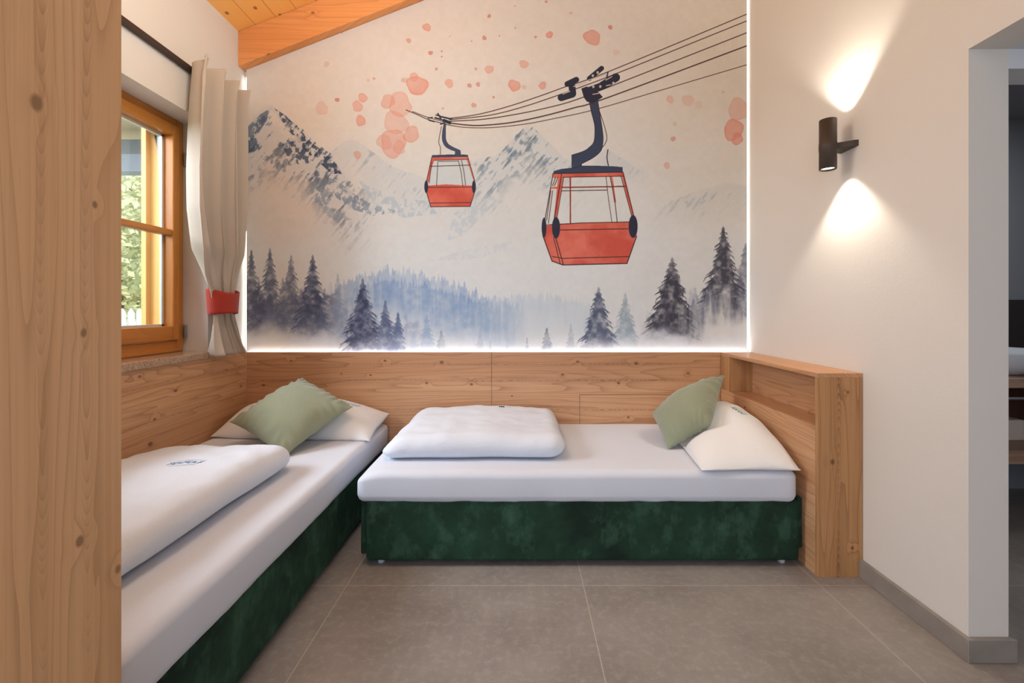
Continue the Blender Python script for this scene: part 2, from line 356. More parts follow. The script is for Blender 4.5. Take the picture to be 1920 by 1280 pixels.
    blend(np.clip(1.1-np.hypot((X-535)/70, (Y-400)/62), 0, 1)*.75, (226, 208, 192))
    # pale spurs under the middle range
    rockpoly([(850, 400), (900, 372), (940, 366), (900, 410), (870, 440), (838, 452)], (186, 196, 204), .5)
    rockpoly([(800, 490), (880, 466), (960, 452), (960, 470), (880, 486)], (196, 203, 207), .45)
    # mist band
    blend(sm(400, 470, Y)*(1-sm(500, 560, Y))*.35*(big*1.3), (224, 222, 218))
    # salmon watercolour blots
    sp = [(800, 51, 7.5, .8), (766, 76, 4.5, .6), (807, 99, 4, .85), (828, 96, 1.6, .9), (828, 106, 1.6, .9), (917, 30, 3.4, .85), (908, 71, 4, .9), (884, 77, 1.3, .9),
          (936, 67, 1.6, .8), (966, 52, 2, .6), (1004, 69, 2.6, .85), (1030, 65, 6.5, .9), (1024, 3, 2.5, .8), (965, 11, 1.2, .8), (1110, 70, 15, .85), (1144, 51, 4, 1.), (818, 129, 2.6, .8),
          (892, 129, 2.8, .6), (917, 130, 8, .6), (982, 120, 8, .65), (782, 160, 19, .85), (776, 144, 8, .7), (842, 156, 8, .65), (880, 160, 4, .9), (896, 158, 4, .9), (964, 160, 11, .95), (1017, 160, 7, .85),
          (982, 163, 4, .35), (925, 182, 2.2, .9), (888, 197, 4.5, .75), (632, 187, 4, .9), (603, 203, 12, .35), (680, 183, 8.5, .7), (670, 199, 10, .65), (676, 226, 9.5, .85), (727, 190, 13, .55), (750, 196, 22, .5), (742, 230, 22, .5),
          (737, 268, 25, .65), (771, 252, 15, .7), (720, 266, 14, .5), (748, 276, 12, .5), (701, 147, 2.5, .7), (755, 150, 4, .35), (760, 150, 5, .3), (830, 203, 2.2, .5), (1155, 98, 6, .25), (1256, 186, 7, .5), (1290, 188, 11, .35), (1310, 196, 7, .25),
          (1384, 205, 20, .5), (1375, 243, 19, .95), (1382, 260, 11, .95), (1262, 260, 4.5, .75), (1250, 310, 6, .6), (1356, 172, 3, .3), (670, 290, 7, .7), (1265, 232, 4, .3), (690, 150, 3, .3), (1070, 24, 3, .35), (843, 68, 1.2, .5),
          (640, 60, 3, .4), (700, 20, 4, .5), (612, 120, 5, .3), (985, -40, 8, .6), (880, -60, 12, .7), (1180, -30, 5, .7), (1090, -110, 14, .5), (1280, -70, 6, .5), (1350, -140, 9, .6)]
    for i, (cx, cy, r, a) in enumerate(sp):
        ph = rs.rand(4)*6.28
        sl = box(cx-r*1.4-1, cx+r*1.4+1, cy-r*1.4-1, cy+r*1.4+1)
        if sl[0].stop <= sl[0].start: continue
        x = X[:, sl[1]]-cx; y = Y[sl[0]]-cy; th = np.arctan2(y, x)
        rr = r*(1+.09*np.sin(2*th+ph[0])+.07*np.sin(3*th+ph[1])+.04*np.sin(5*th+ph[2]))
        d = np.hypot(x, y); m = np.clip((rr-d)*1.2+.5, 0, 1)
        rim = np.exp(-((rr-d)/(1.5+r*.06))**2)
        col = (226, 140, 118) if r > 5 else (206, 122, 106)
        tex = .75+.5*(med[sl]-.5)
        blend(np.clip(m*a*tex*.9+m*rim*a*.22, 0, 1), col, sl)
    # distant blue forest built of many thin spires
    def forest(pts, depth, col, a, step, hmin, hmax, seed):
        r_ = np.random.RandomState(seed); xs = [p[0] for p in pts]; ys = [p[1] for p in pts]
        top = np.full((1, W), 9999., np.float32); xv = X[0]
        for x in np.arange(xs[0]-4, xs[-1]+4, step):
            x = x+r_.uniform(-step, step); h = r_.uniform(hmin, hmax); y0 = np.interp(x, xs, ys)+r_.uniform(-3, 6)
            w = h*r_.uniform(.17, .26)
            top[0] = np.minimum(top[0], np.where(np.abs(xv-x) < w, y0-h+np.abs(xv-x)/w*h*(.9+.2*r_.rand()), 9999))
        base = np.interp(xv, xs, ys)[None, :]
        top = np.minimum(top, base+4)
        jag = (fine-.5)*14
        ends = sm(xs[0], xs[0]+50, X)*(1-sm(xs[-1]-50, xs[-1], X))
        m = sm(-1.5, 1.5, Y-top+jag)*(1-sm(depth*.25, depth, Y-base+(med-.5)*50))*ends
        m = m*np.clip(.6+(vst-.5)*.6+(med-.5)*.5+(fine-.5)*.6, 0, 1)
        blend(m*a, col)
    forest([(600, 548), (640, 545), (690, 524), (722, 514), (760, 520), (800, 528), (850, 545), (900, 562), (950, 580), (1000, 590)], 110, (122, 148, 184), .62, 2.2, 8, 22, 51)
    forest([(640, 570), (690, 545), (730, 536), (790, 548), (850, 562), (910, 580), (960, 592)], 90, (108, 138, 180), .55, 2.6, 10, 24, 52)
    forest([(880, 582), (940, 572), (1000, 562), (1050, 566), (1100, 580), (1150, 590)], 70, (176, 190, 202), .6, 2.4, 8, 20, 53)
    # dark undergrowth below the left and right firs
    for x0, x1, y0, y1, yb, col, a_ in ((455, 640, 545, 560, 618, (88, 90, 116), .75), (470, 700, 575, 590, 640, (128, 140, 168), .55), (1296, 1410, 545, 560, 606, (92, 98, 118), .75), (1215, 1330, 590, 606, 640, (98, 98, 112), .6), (640, 800, 600, 615, 650, (118, 128, 160), .45)):
        mm = sm(x0-20, x0+20, X)*(1-sm(x1-30, x1+10, X))*sm(y0-6, y1+6, Y+(fine-.5)*44+(vst-.5)*26)*(1-sm(yb-30, yb+14, Y+(med-.5)*60))
        blend(mm*a_*np.clip(.9+(med-.5)*1.8+(fine-.5)*.9, 0, 1), col)
    # single conifers
    def tree(tx, ty, by, hw, col, a, seed, fade=.35, lean=0., thin=1.):
        r_ = np.random.RandomState(seed); h = by-ty; sl = box(tx-hw*1.5, tx+hw*1.5, ty-3, by+14)
        if sl[0].stop-sl[0].start < 3 or sl[1].stop-sl[1].start < 3: return
        n0 = max(6, h*.07); hw = hw*1.12
        M = np.zeros((sl[0].stop-sl[0].start, sl[1].stop-sl[1].start), np.float32)
        x = X[:, sl[1]]; y = Y[sl[0]]
        def stroke(p, q, w0, w1):
            bx = (max(0, int((min(p[0], q[0])-4-x[0, 0])*MS)), int((max(p[0], q[0])+4-x[0, 0])*MS)+2, max(0, int((min(p[1], q[1])-4-y[0, 0])*MS)), int((max(p[1], q[1])+4-y[0, 0])*MS)+2)
            s2 = (slice(bx[2], bx[3]), slice(bx[0], bx[1]))
            xx = x[:, s2[1]]; yy = y[s2[0]]
            if xx.size == 0 or yy.size == 0: return
            dx, dy = q[0]-p[0], q[1]-p[1]; L = dx*dx+dy*dy+1e-6
            t = np.clip(((xx-p[0])*dx+(yy-p[1])*dy)/L, 0, 1)
            d = np.hypot(xx-p[0]-t*dx, yy-p[1]-t*dy)
            M[s2] = np.maximum(M[s2], np.clip((w0+(w1-w0)*t)/2+.4-d, 0, 1))
        stroke((tx, ty), (tx-lean*.4, by), .6, max(1.5, hw*.3))
        tt0 = np.clip((y-ty)/h, 0, 1); saw = 1-.42*((tt0*n0+(fine[sl]-.5)*1.4) % 1.)
        half = hw*(tt0**.95)*(.86+.4*(fine[sl]-.5))*(1.12-saw*.6)
        M[:] = np.maximum(M, np.clip((half-np.abs(x-tx+lean*.4*tt0))*.7, 0, 1)*np.clip(1.25-(med[sl]-.4)*1.2, 0, 1))
        n = int(h*.34)+6
        for k in range(n):
            t = (k+.5)/n; yb = ty+h*t; xc = tx-lean*.4*t
            layer = .72+.28*math.sin(k*1.9)
            for s in (-1, 1):
                ln = hw*(t**.85)*layer*r_.uniform(.7, 1.12)
                q = (xc+s*ln, yb+ln*r_.uniform(.3, .55)*(1 if t > .12 else .3))
                stroke((xc, yb-ln*.18), q, (1.9+hw*.24*t)*thin, 1.)
                for j in range(3):
                    f = r_.uniform(.35, .95); pp = (xc+s*ln*f, yb-ln*.18+(q[1]-yb+ln*.18)*f)
                    stroke(pp, (pp[0]+s*ln*.14, pp[1]+ln*.2+1.5), 1.9*thin, .7)
        tt = (y-ty)/h
        M = M*(1-sm(1-fade, 1.04, tt+(med[sl]-.5)*.5))*np.clip(.8+(fine[sl]-.5)*1.3, 0, 1)
        blend(M*a, col, sl)
    T = [(471, 468, 620, 34, (86, 88, 104), .85, .4), (506, 464, 625, 38, (92, 98, 116), .85, .45), (546, 478, 618, 36, (96, 100, 118), .8, .45), (530, 520, 625, 26, (108, 116, 134), .7, .5),
         (485, 525, 625, 30, (92, 92, 110), .8, .45), (586, 477, 640, 46, (78, 84, 106), .95, .45), (608, 540, 640, 22, (104, 112, 136), .7, .5), (633, 512, 620, 20, (140, 152, 172), .6, .5), (660, 560, 650, 18, (150, 160, 180), .5, .5),
         (1398, 455, 560, 34, (108, 112, 122), .8, .4), (1388, 510, 600, 30, (100, 106, 124), .75, .5), (1356, 424, 612, 62, (74, 72, 82), 1., .38), (1330, 530, 610, 34, (92, 98, 116), .8, .5), (1300, 560, 630, 30, (96, 102, 120), .75, .5),
         (1260, 482, 640, 66, (68, 66, 76), 1., .25), (1172, 549, 660, 36, (138, 154, 164), .8, .35), (1122, 538, 668, 52, (82, 88, 108), .95, .25), (1070, 606, 668, 14, (168, 174, 180), .8, .3), (1025, 614, 668, 19, (124, 130, 142), .9, .3),
         (680, 522, 676, 54, (70, 74, 98), 1., .22), (722, 562, 672, 33, (86, 94, 122), .92, .28), (746, 585, 672, 24, (88, 98, 128), .9, .3), (800, 588, 672, 24, (146, 164, 190), .75, .35), (775, 610, 670, 14, (158, 172, 194), .7, .35),
         (827, 619, 672, 18, (146, 152, 166), .85, .3), (900, 617, 672, 15, (150, 158, 168), .85, .3), (919, 638, 672, 7, (150, 158, 168), .8, .3), (988, 632, 670, 6, (150, 156, 164), .75, .3), (950, 645, 670, 4, (160, 166, 172), .7, .3)]
    for i, (tx, ty, by, hw, col, a, f) in enumerate(T): tree(tx, ty, by, hw, col, a, 100+i, f, lean=10 if i == 2 else 0)
    # clouds of mist low down
    blend(sm(612, 664, Y+(med-.5)*46)*.5, (226, 226, 230))
    blend(np.clip(1.15-np.hypot((X-505)/68, (Y-640)/36)+(med-.5)*.8, 0, 1)*.95, (232, 220, 206))
    blend(np.clip(1.1-np.hypot((X-590)/60, (Y-640)/26)+(med-.5)*1.4, 0, 1)*.7, (226, 224, 224))
    blend(np.clip(1.1-np.hypot((X-1350)/66, (Y-600)/48)+(vst-.5)*1.2+(med-.5)*.7, 0, 1)*.85, (226, 220, 210))
    blend(np.clip(1.0-np.hypot((X-1240)/110, (Y-655)/34)+(med-.5)*1.3, 0, 1)*.75, (224, 220, 222))
    # ------------------------------------------------ cable cars
    NV = (62, 70, 92); NVD = (48, 50, 66); RED = (214, 92, 74); LN = (74, 46, 44)
    t7 = lambda L: [(680+x/2.526, y/2.526) for x, y in L]
    for L, w in (([(410, 560), (550, 540), (700, 500), (850, 450), (960, 410), (1160, 340), (1822, 65)], 1.7), ([(410, 566), (600, 545), (750, 508), (900, 459), (1050, 405), (1220, 340), (1822, 97)], 1.7),
                 ([(415, 573), (560, 565), (700, 545), (850, 515), (1000, 475), (1220, 390), (1822, 153)], 1.8), ([(400, 580), (480, 590), (560, 593), (700, 580), (850, 550), (1000, 510), (1150, 465), (1822, 215)], 2.3),
                 ([(390, 588), (480, 602), (600, 604), (760, 588), (900, 562), (1100, 518), (1400, 430), (1822, 305)], 1.4), ([(205, 520), (260, 543), (310, 565), (395, 588)], 1.5), ([(235, 527), (300, 552), (380, 575)], 1.3)):
        line(curve(t7(L)), w, (84, 60, 54))
    tb = lambda L: [(920+x/3.556, 160+y/3.556) for x, y in L]
    wash = np.clip(.72+(med-.5)*.9, 0, 1)
    def red(L, a=.95): poly(L, RED, a, None); poly(L, (236, 138, 116), .55, np.clip((med-.45)*4, 0, 1)*wash); poly(L, (190, 64, 50), .35, np.clip((.5-med)*5, 0, 1))
    # large car
    poly(tb([(415, 590), (880, 580), (960, 880), (975, 940), (920, 912), (370, 935), (345, 900)]), (222, 220, 212), .8)
    red(tb([(415, 585), (880, 577), (890, 606), (480, 612), (415, 616)]))
    red(tb([(452, 590), (486, 590), (436, 905), (418, 905)])); red(tb([(868, 580), (886, 580), (960, 880), (940, 880)]), .9)
    red(tb([(405, 676), (470, 672), (470, 688), (400, 690)]), .8); red(tb([(524, 610), (536, 610), (536, 918), (526, 918)]), .8); red(tb([(470, 672), (895, 668), (897, 678), (470, 684)]), .55); red(tb([(798, 608), (812, 608), (836, 780), (822, 780)]), .8)
    red(tb([(367, 936), (440, 922), (600, 914), (920, 908), (975, 1000), (908, 1186), (480, 1196), (408, 1170), (347, 1000)]))
    for L, w in (([(415, 588), (362, 890)], 1.6), ([(432, 612), (412, 668)], 1.4), ([(447, 612), (425, 668)], 1.4), ([(400, 700), (372, 900)], 1.3), ([(412, 700), (384, 920)], 1.3), ([(472, 590), (424, 885)], 1.6), ([(486, 612), (440, 890)], 1.2),
                 ([(882, 580), (950, 862)], 1.6), ([(868, 606), (940, 872)], 1.3), ([(480, 612), (885, 604)], 1.3), ([(530, 612), (530, 918)], 1.2), ([(768, 608), (785, 760), (808, 915)], 1.1), ([(796, 608), (826, 760), (843, 912)], 1.4),
                 ([(470, 681), (897, 672)], 1.4), ([(470, 702), (775, 697)], 1.5), ([(372, 930), (440, 922)], 1.4), ([(460, 925), (600, 916), (920, 909)], 1.5), ([(465, 963), (915, 955)], 1.6),
                 ([(347, 1000), (408, 1170), (480, 1196), (908, 1186), (972, 1005)], 1.9), ([(412, 1140), (480, 1152), (920, 1140)], 1.5), ([(432, 1012), (484, 1194)], 1.7), ([(418, 1012), (462, 1186)], 1.4)):
        line(tb(L), w, LN)
    for cx, cy, rx, ry in ((355, 947, 16, 66), (435, 948, 27, 71), (949, 940, 30, 76)): ell(920+cx/3.556, 160+cy/3.556, rx/3.556, ry/3.556, NVD)
    poly(tb([(417, 588), (419, 570), (470, 556), (540, 548), (600, 534), (700, 534), (830, 539), (879, 544), (879, 577)]), NV)
    line(tb([(417, 586), (879, 576)]), 2, NVD)
    arm = tb(curve([(655, 95), (672, 180), (692, 260), (694, 330), (686, 380), (660, 410), (620, 438), (541, 464)], 4)+[(541, 552), (604, 533)]+curve([(604, 522), (680, 482), (730, 440), (744, 400), (748, 340), (735, 240), (712, 100)], 4))
    poly(arm, NV); poly(arm, (84, 112, 148), .5, np.clip((med-.42)*4, 0, 1)*(sm(250, 290, Y)*np.ones_like(X)))
    line(arm+[arm[0]], 1.4, NVD)
    line(tb(curve([(722, 165), (748, 240), (773, 335), (766, 380), (742, 415)])), 1.2, LN); line(tb(curve([(781, 428), (775, 480), (784, 535)])), 1.8, NVD)
    tc = lambda L: [(980+x/5.332, 100+y/5.332) for x, y in L]
    def cap(p, q, r): line(tc([p, q]), 2*r/5.332, NVD)
    cap((385, 440), (495, 405), 36); cap((445, 305), (535, 262), 28); cap((490, 320), (500, 400), 34); cap((665, 250), (788, 148), 24); cap((640, 380), (800, 320), 36); cap((800, 320), (930, 240), 42); cap((850, 190), (840, 240), 7)
    poly(tc([(585, 350), (640, 330), (760, 390), (800, 435), (740, 475), (700, 500), (640, 480), (610, 440)]), NVD)
    for p in ((700, 222), (748, 190), (705, 332), (775, 330), (905, 295)): ell(980+p[0]/5.332, 100+p[1]/5.332, 2.2, 2.6, (205, 190, 180))
    for p, q in (((400, 405), (470, 378)), ((510, 330), (640, 288)), ((650, 268), (840, 205)), ((830, 265), (890, 232)), ((700, 408), (760, 398)), ((835, 322), (875, 312))): line(tc([p, q]), 1.8, (206, 190, 178))
    # small car
    ts = lambda L: [(740+x/5.818, 180+y/5.818) for x, y in L]
    poly(ts([(405, 660), (795, 655), (870, 930), (840, 990), (365, 990), (345, 930)]), (206, 211, 210), .8)
    red(ts([(405, 665), (797, 658), (803, 690), (430, 700), (408, 760), (372, 940), (345, 930)]), .8); red(ts([(797, 660), (872, 920), (862, 930), (785, 700)]), .75)
    red(ts([(362, 975), (560, 962), (842, 975), (872, 1035), (822, 1202), (392, 1207), (345, 1045)]))
    for L, w in (([(405, 660), (345, 930)], 1.3), ([(795, 655), (872, 925)], 1.3), ([(430, 700), (800, 690)], 1.), ([(382, 765), (815, 752)], 1.3), ([(470, 712), (455, 975)], 1.1), ([(470, 712), (695, 707), (725, 840), (742, 980)], 1.1), ([(728, 700), (755, 830), (772, 972)], 1.1),
                 ([(362, 994), (842, 990)], 1.2), ([(388, 1166), (826, 1160)], 1.2), ([(345, 1045), (392, 1206), (822, 1202), (872, 1040)], 1.4), ([(402, 720), (375, 950)], 1.)):
        line(ts(L), w, LN)
    for cx in (343, 863): ell(740+cx/5.818, 180+988/5.818, 21/5.818, 68/5.818, NVD)
    poly(ts([(400, 668), (408, 642), (655, 634), (795, 638), (801, 660)]), NV)
    arm = ts(curve([(532, 280), (528, 330), (516, 400), (516, 480), (545, 545), (600, 582), (655, 602)], 4)+[(655, 642), (720, 642)]+curve([(718, 590), (640, 555), (585, 520), (560, 470), (556, 400), (560, 300)], 4))
    poly(arm, (70, 78, 102)); line(ts(curve([(510, 330), (480, 490), (497, 560), (497, 632)])), 1.1, LN)
    def cs(p, q, w): line(ts([p, q]), w, NVD)
    cs((535, 265), (600, 290), 6); cs((440, 235), (510, 255), 3); cs((470, 190), (500, 240), 2.6); cs((450, 205), (500, 220), 2.5); cs((510, 225), (620, 250), 3); cs((365, 240), (410, 232), 2.2); cs((372, 262), (430, 278), 2.2); cs((500, 305), (530, 295), 2.5)
    # washes dissolving the paint a little, like print on paper
    C[:] = np.clip(C*(.985+(fine[..., None]-.5)*.035), 0, 1)
    C *= np.array([.965, 1.0, 1.035], np.float32); np.clip(C, 0, 1, out=C)
    out = np.ones((H, W, 4), np.float32); out[..., :3] = C[::-1]
    return out, W, H
# ---------------------------------------------------------------- object helpers
def tag(o, label=None, cat=None, group=None, kind=None):
    if label: o['label'] = label
    if cat: o['category'] = cat
    if group: o['group'] = group
    if kind: o['kind'] = kind
    return o

def empty(name, loc, label=None, cat=None, group=None, kind=None):
    o = bpy.data.objects.new(name, None); COL.objects.link(o); o.location = loc; o.empty_display_size = .1
    return tag(o, label, cat, group, kind)

def link(name, bm, mat, parent=None, smooth=False, label=None):
    """bmesh in world coordinates -> one mesh object, its origin at the base of its thing"""
    me = bpy.data.meshes.new(name)
    if parent is not None:
        off = Vector(parent.location); q = parent.parent
        while q is not None: off += Vector(q.location); q = q.parent
        bmesh.ops.translate(bm, verts=bm.verts, vec=-off)
    bmesh.ops.recalc_face_normals(bm, faces=bm.faces)
    bm.to_mesh(me); bm.free(); me.materials.append(mat)
    if smooth:
        for p in me.polygons: p.use_smooth = True
    o = bpy.data.objects.new(name, me); COL.objects.link(o)
    if parent is not None: o.parent = parent
    if label: o['label'] = label
    return o

def rebase(o):
    """moves the origin of a single-mesh thing to the middle of its underside"""
    co = np.array([v.co[:] for v in o.data.vertices]); c = Vector(((co[:, 0].min()+co[:, 0].max())/2, (co[:, 1].min()+co[:, 1].max())/2, co[:, 2].min()))
    o.data.transform(Matrix.Translation(-c)); o.location = c; return o

def box(bm, x0, x1, y0, y1, z0, z1, bev=0., seg=2):
    g = bmesh.ops.create_cube(bm, size=1.)
    vs = g['verts']
    for v in vs: v.co = Vector(((x0+x1)/2+v.co.x*(x1-x0), (y0+y1)/2+v.co.y*(y1-y0), (z0+z1)/2+v.co.z*(z1-z0)))
    if bev: bmesh.ops.bevel(bm, geom=list({e for v in vs for e in v.link_edges}), offset=bev, segments=seg, affect='EDGES', profile=.6)
    return bm

def B(*a, **k): return box(bmesh.new(), *a, **k)

def tube(bm, pts, r, n=10, closed=False):
    rings = []
    for i, p in enumerate(pts):
        a = pts[max(0, i-1)]; b = pts[min(len(pts)-1, i+1)]; d = (Vector(b)-Vector(a)).normalized()
        u = d.orthogonal().normalized() if i == 0 else (rings[-1][1]-d*rings[-1][1].dot(d)).normalized()
        w = d.cross(u); rr = r[i] if isinstance(r, (list, tuple)) else r
        rings.append(([bm.verts.new(Vector(p)+(u*math.cos(t)+w*math.sin(t))*rr) for t in [2*math.pi*k/n for k in range(n)]], u))
    for (A, _), (Bv, _) in zip(rings[:-1], rings[1:]):
        for k in range(n): bm.faces.new((A[k], A[(k+1) % n], Bv[(k+1) % n], Bv[k]))
    bm.faces.new(rings[0][0][::-1]); bm.faces.new(rings[-1][0]); return bm

def lathe(bm, prof, c, n=40):
    rings = [[bm.verts.new((c[0]+r*math.cos(2*math.pi*k/n), c[1]+r*math.sin(2*math.pi*k/n), c[2]+z)) for k in range(n)] for r, z in prof]
    for A, Bv in zip(rings[:-1], rings[1:]):
        for k in range(n): bm.faces.new((A[k], A[(k+1) % n], Bv[(k+1) % n], Bv[k]))
    for R in (rings[0], rings[-1]):
        try: bm.faces.new(R)
        except ValueError: pass
    return bm

def grid_faces(bm, V):
    for i in range(len(V)-1):
        for j in range(len(V[0])-1): bm.faces.new((V[i][j], V[i+1][j], V[i+1][j+1], V[i][j+1]))

def softbox(x0, x1, y0, y1, z0, z1, r, step=.03, fn=None, rz=None):
    """box with large soft round edges; fn(point) displaces the finished skin"""
    bm = bmesh.new(); c = Vector(((x0+x1)/2, (y0+y1)/2, (z0+z1)/2)); h = Vector(((x1-x0)/2, (y1-y0)/2, (z1-z0)/2))
    rz = min(rz or r, h.z); r = min(r, h.x, h.y)
    rad = Vector((r, r, rz))
    def ticks(hh, rr):
        t = [-hh+rr*(1-math.cos(a*math.pi/16)) for a in range(0, 9)]
        m = max(1, int((2*hh-2*rr)/step)); t += [-hh+rr+(2*hh-2*rr)*k/m for k in range(1, m)] if hh > rr else []
        t += [-q for q in reversed(t[:9])]; out = []
        for q in t:
            if not out or q-out[-1] > 1e-5: out.append(q)
        return out
    T = [ticks(h[i], rad[i]) for i in range(3)]
    cache = {}
    def vert(p):
        k = tuple(round(a, 6) for a in p)
        if k in cache: return cache[k]
        q = Vector(p); inn = Vector([max(-(h[i]-rad[i]), min(h[i]-rad[i], q[i])) for i in range(3)])
        d = Vector([(q[i]-inn[i])/rad[i] for i in range(3)])
        if d.length > 1e-6:
            d.normalize(); q = inn+Vector([d[i]*rad[i] for i in range(3)])
        q = q+c
        if fn: q = fn(q)
        cache[k] = bm.verts.new(q); return cache[k]
    for ax in range(3):
        a, b = [i for i in range(3) if i != ax]
        for s in (-1, 1):
            V = []
            for ta in T[a]:
                row = []
                for tb in T[b]:
                    p = [0, 0, 0]; p[ax] = s*h[ax]; p[a] = ta; p[b] = tb; row.append(vert(p))
                V.append(row)
            for i in range(len(V)-1):
                for j in range(len(V[0])-1):
                    f = [V[i][j], V[i+1][j], V[i+1][j+1], V[i][j+1]]; f = list(dict.fromkeys(f))
                    if len(f) > 2:
                        try: bm.faces.new(f)
                        except ValueError: pass
    return bm

def nz(p, s, seed=0.): return noise.noise(Vector((p[0]*s+seed, p[1]*s-seed*.7, p[2]*s+seed*1.3)))

def padded(corner, th, n=40, bow=.05, fn=None, skew=.5):
    """cushion between four corner points (A,B,C,D round the edge); th = full thickness"""
    A, Bc, C, D = [Vector(p) for p in corner]; nrm = ((C-A).cross(D-Bc)).normalized()
    bm = bmesh.new(); V = {}
    for s in (0, 1):
        for i in range(n+1):
            for j in range(n+1):
                u = -1+2*i/n; v = -1+2*j/n
                u = math.sin(u*math.pi/2*.92)/math.sin(math.pi/2*.92); v = math.sin(v*math.pi/2*.92)/math.sin(math.pi/2*.92)
                ub = u*(1-bow*(1-v*v)); vb = v*(1-bow*(1-u*u))
                a, b = (ub+1)/2, (vb+1)/2
                p = A*(1-a)*(1-b)+Bc*a*(1-b)+C*a*b+D*(1-a)*b
                prof = ((1-u*u)*(1-v*v))**.55
                edge = i in (0, n) or j in (0, n)
                if s and edge: V[1, i, j] = V[0, i, j]; continue
                q = p+nrm*(th*(skew if s == 0 else -(1-skew))*prof)
                q = fn(q, u, v, s) if fn else q
                V[s, i, j] = bm.verts.new(q)
    for s in (0, 1):
        for i in range(n):
            for j in range(n):
                f = [V[s, i, j], V[s, i+1, j], V[s, i+1, j+1], V[s, i, j+1]]
                try: bm.faces.new(f if s == 0 else f[::-1])
                except ValueError: pass
    return bm

def mark(parent, host, origin, right, upv, view, size, strokes, name='embroidered_logo', lift=.0012):
    """thin stitched strokes laid on a cloth surface; strokes = [(pts2d, width, material key)], sorted by material into sub-meshes"""
    dg = bpy.context.evaluated_depsgraph_get(); me = host.data
    off = Vector(host.location); q = host.parent
    while q is not None: off += Vector(q.location); q = q.parent
    tree = BVHTree.FromPolygons([v.co+off for v in me.vertices], [p.vertices for p in me.polygons])
    right, upv, view = [Vector(a).normalized() for a in (right, upv, view)]
    byk = {}
    for pts, w, k in strokes:
        bm = byk.setdefault(k, bmesh.new()); P = []
        for a, b in zip(pts[:-1], pts[1:]):
            m = max(1, int(math.hypot(b[0]-a[0], b[1]-a[1])*size/.004))
            P += [(a[0]+(b[0]-a[0])*t/m, a[1]+(b[1]-a[1])*t/m) for t in range(m)]
        P.append(pts[-1]); L = []
        for i, p in enumerate(P):
            a = P[max(0, i-1)]; b = P[min(len(P)-1, i+1)]; d = Vector((b[0]-a[0], b[1]-a[1])); d = d.normalized() if d.length else Vector((1, 0))
            row = []
            for s in (-.5, .5):
                x = p[0]-d.y*w*s; y = p[1]+d.x*w*s
                o = Vector(origin)+right*x*size+upv*y*size-view*.5
                h = tree.ray_cast(o, view, 1.5)
                if h[0] is None: row = None; break
                row.append((h[0]-view*lift, h[0]-view*lift*.2))
            if row: L.append([bm.verts.new(row[0][0]), bm.verts.new(row[1][0]), bm.verts.new(row[1][1]), bm.verts.new(row[0][1])])
        for A, C in zip(L[:-1], L[1:]):
            for i in range(4): bm.faces.new((A[i], A[(i+1) % 4], C[(i+1) % 4], C[i]))
        if len(L) > 1: bm.faces.new(L[0][::-1]); bm.faces.new(L[-1])
    first = None
    for k, bm in byk.items():
        if not bm.verts: bm.free(); continue
        if first is None: first = link(name, bm, MAT[k], parent)
        else: link(name, bm, MAT[k], parent)

def logo_strokes(letters, swoosh):
    r = random.Random(5); S = []
    n = 7
    for i in range(n):                                    # a short slanted row of letter-like stitches
        x = -1+2*i/n+.06; k = letters[min(len(letters)-1, int(i*len(letters)/n))]
        S.append(([(x, -.16), (x+.07, .18)], .06, k))
        if i % 3 == 0: S.append(([(x+.06, .17), (x+.22, .17)], .07, k)); S.append(([(x+.03, .02), (x+.17, .02)], .06, k))
        elif i % 3 == 1: S.append(([(x+.02, -.15), (x+.2, -.13)], .07, k)); S.append(([(x+.06, .17), (x+.2, .17)], .06, k))
        else: S.append(([(x+.05, .15), (x+.17, -.15)], .07, k))
    for pts, k in swoosh: S.append((pts, .05, k))
    return S
ARC = [(-1.05+2.1*t/14, .32+.22*math.sin(math.pi*t/14)) for t in range(15)]
ARC2 = [(-.7+1.5*t/14, -.34-.12*math.sin(math.pi*t/14)) for t in range(15)]
# ================================================================ ROOM SHELL
XL, XR, YB, YM, YP = -1.80, 1.495, 2.99, 2.968, 2.93    # left wall, right wall, back wall, wallpaper face, wood panel face
YJ = 1.515; XB = 1.628; YFRONT = -2.6                    # end of the right wall, its thickness, open end behind the camera
PT = .888                                                # top of the wood panelling
SL = .391
def zb(x): return 2.720+SL*(x+1.80)                       # underside of the ridge beam
def zc(x): return zb(x)+.222
def S(o): o['kind'] = 'structure'; return o

S(link('floor', B(-1.9, 3.6, YFRONT, 3.1, -.08, 0), MAT['floor']))
# left wall round the window opening
WY0, WY1, WZ0, WZ1 = 1.25, 2.63, .925, 2.2355
bm = bmesh.new()
for a in ((YFRONT, WY0, 0, 3.2), (WY1, 3.15, 0, 3.2), (WY0, WY1, 0, WZ0-.037), (WY0, WY1, WZ1, 3.2)): box(bm, XL-.29, XL, *a)
S(link('wall_left', bm, MAT['wall']))
bm = bmesh.new(); xs = (XL-.3, 1.72)
v = [bm.verts.new(p) for p in ((xs[0], YB, 0), (xs[1], YB, 0), (xs[1], YB, zc(xs[1])+.1), (xs[0], YB, zc(xs[0])+.1))]
f = bm.faces.new(v); g = bmesh.ops.extrude_face_region(bm, geom=[f]); bmesh.ops.translate(bm, verts=[q for q in g['geom'] if isinstance(q, bmesh.types.BMVert)], vec=(0, .15, 0))
S(link('wall_back', bm, MAT['wall']))
# right wall: solid part beside the bed, upper part over the passage
bm = bmesh.new()
box(bm, XR, XB, YJ, YB+.1, 0, 4.45); box(bm, XR, XB, YFRONT, YJ, 2.033, 4.45)
S(link('wall_right', bm, MAT['wall']))
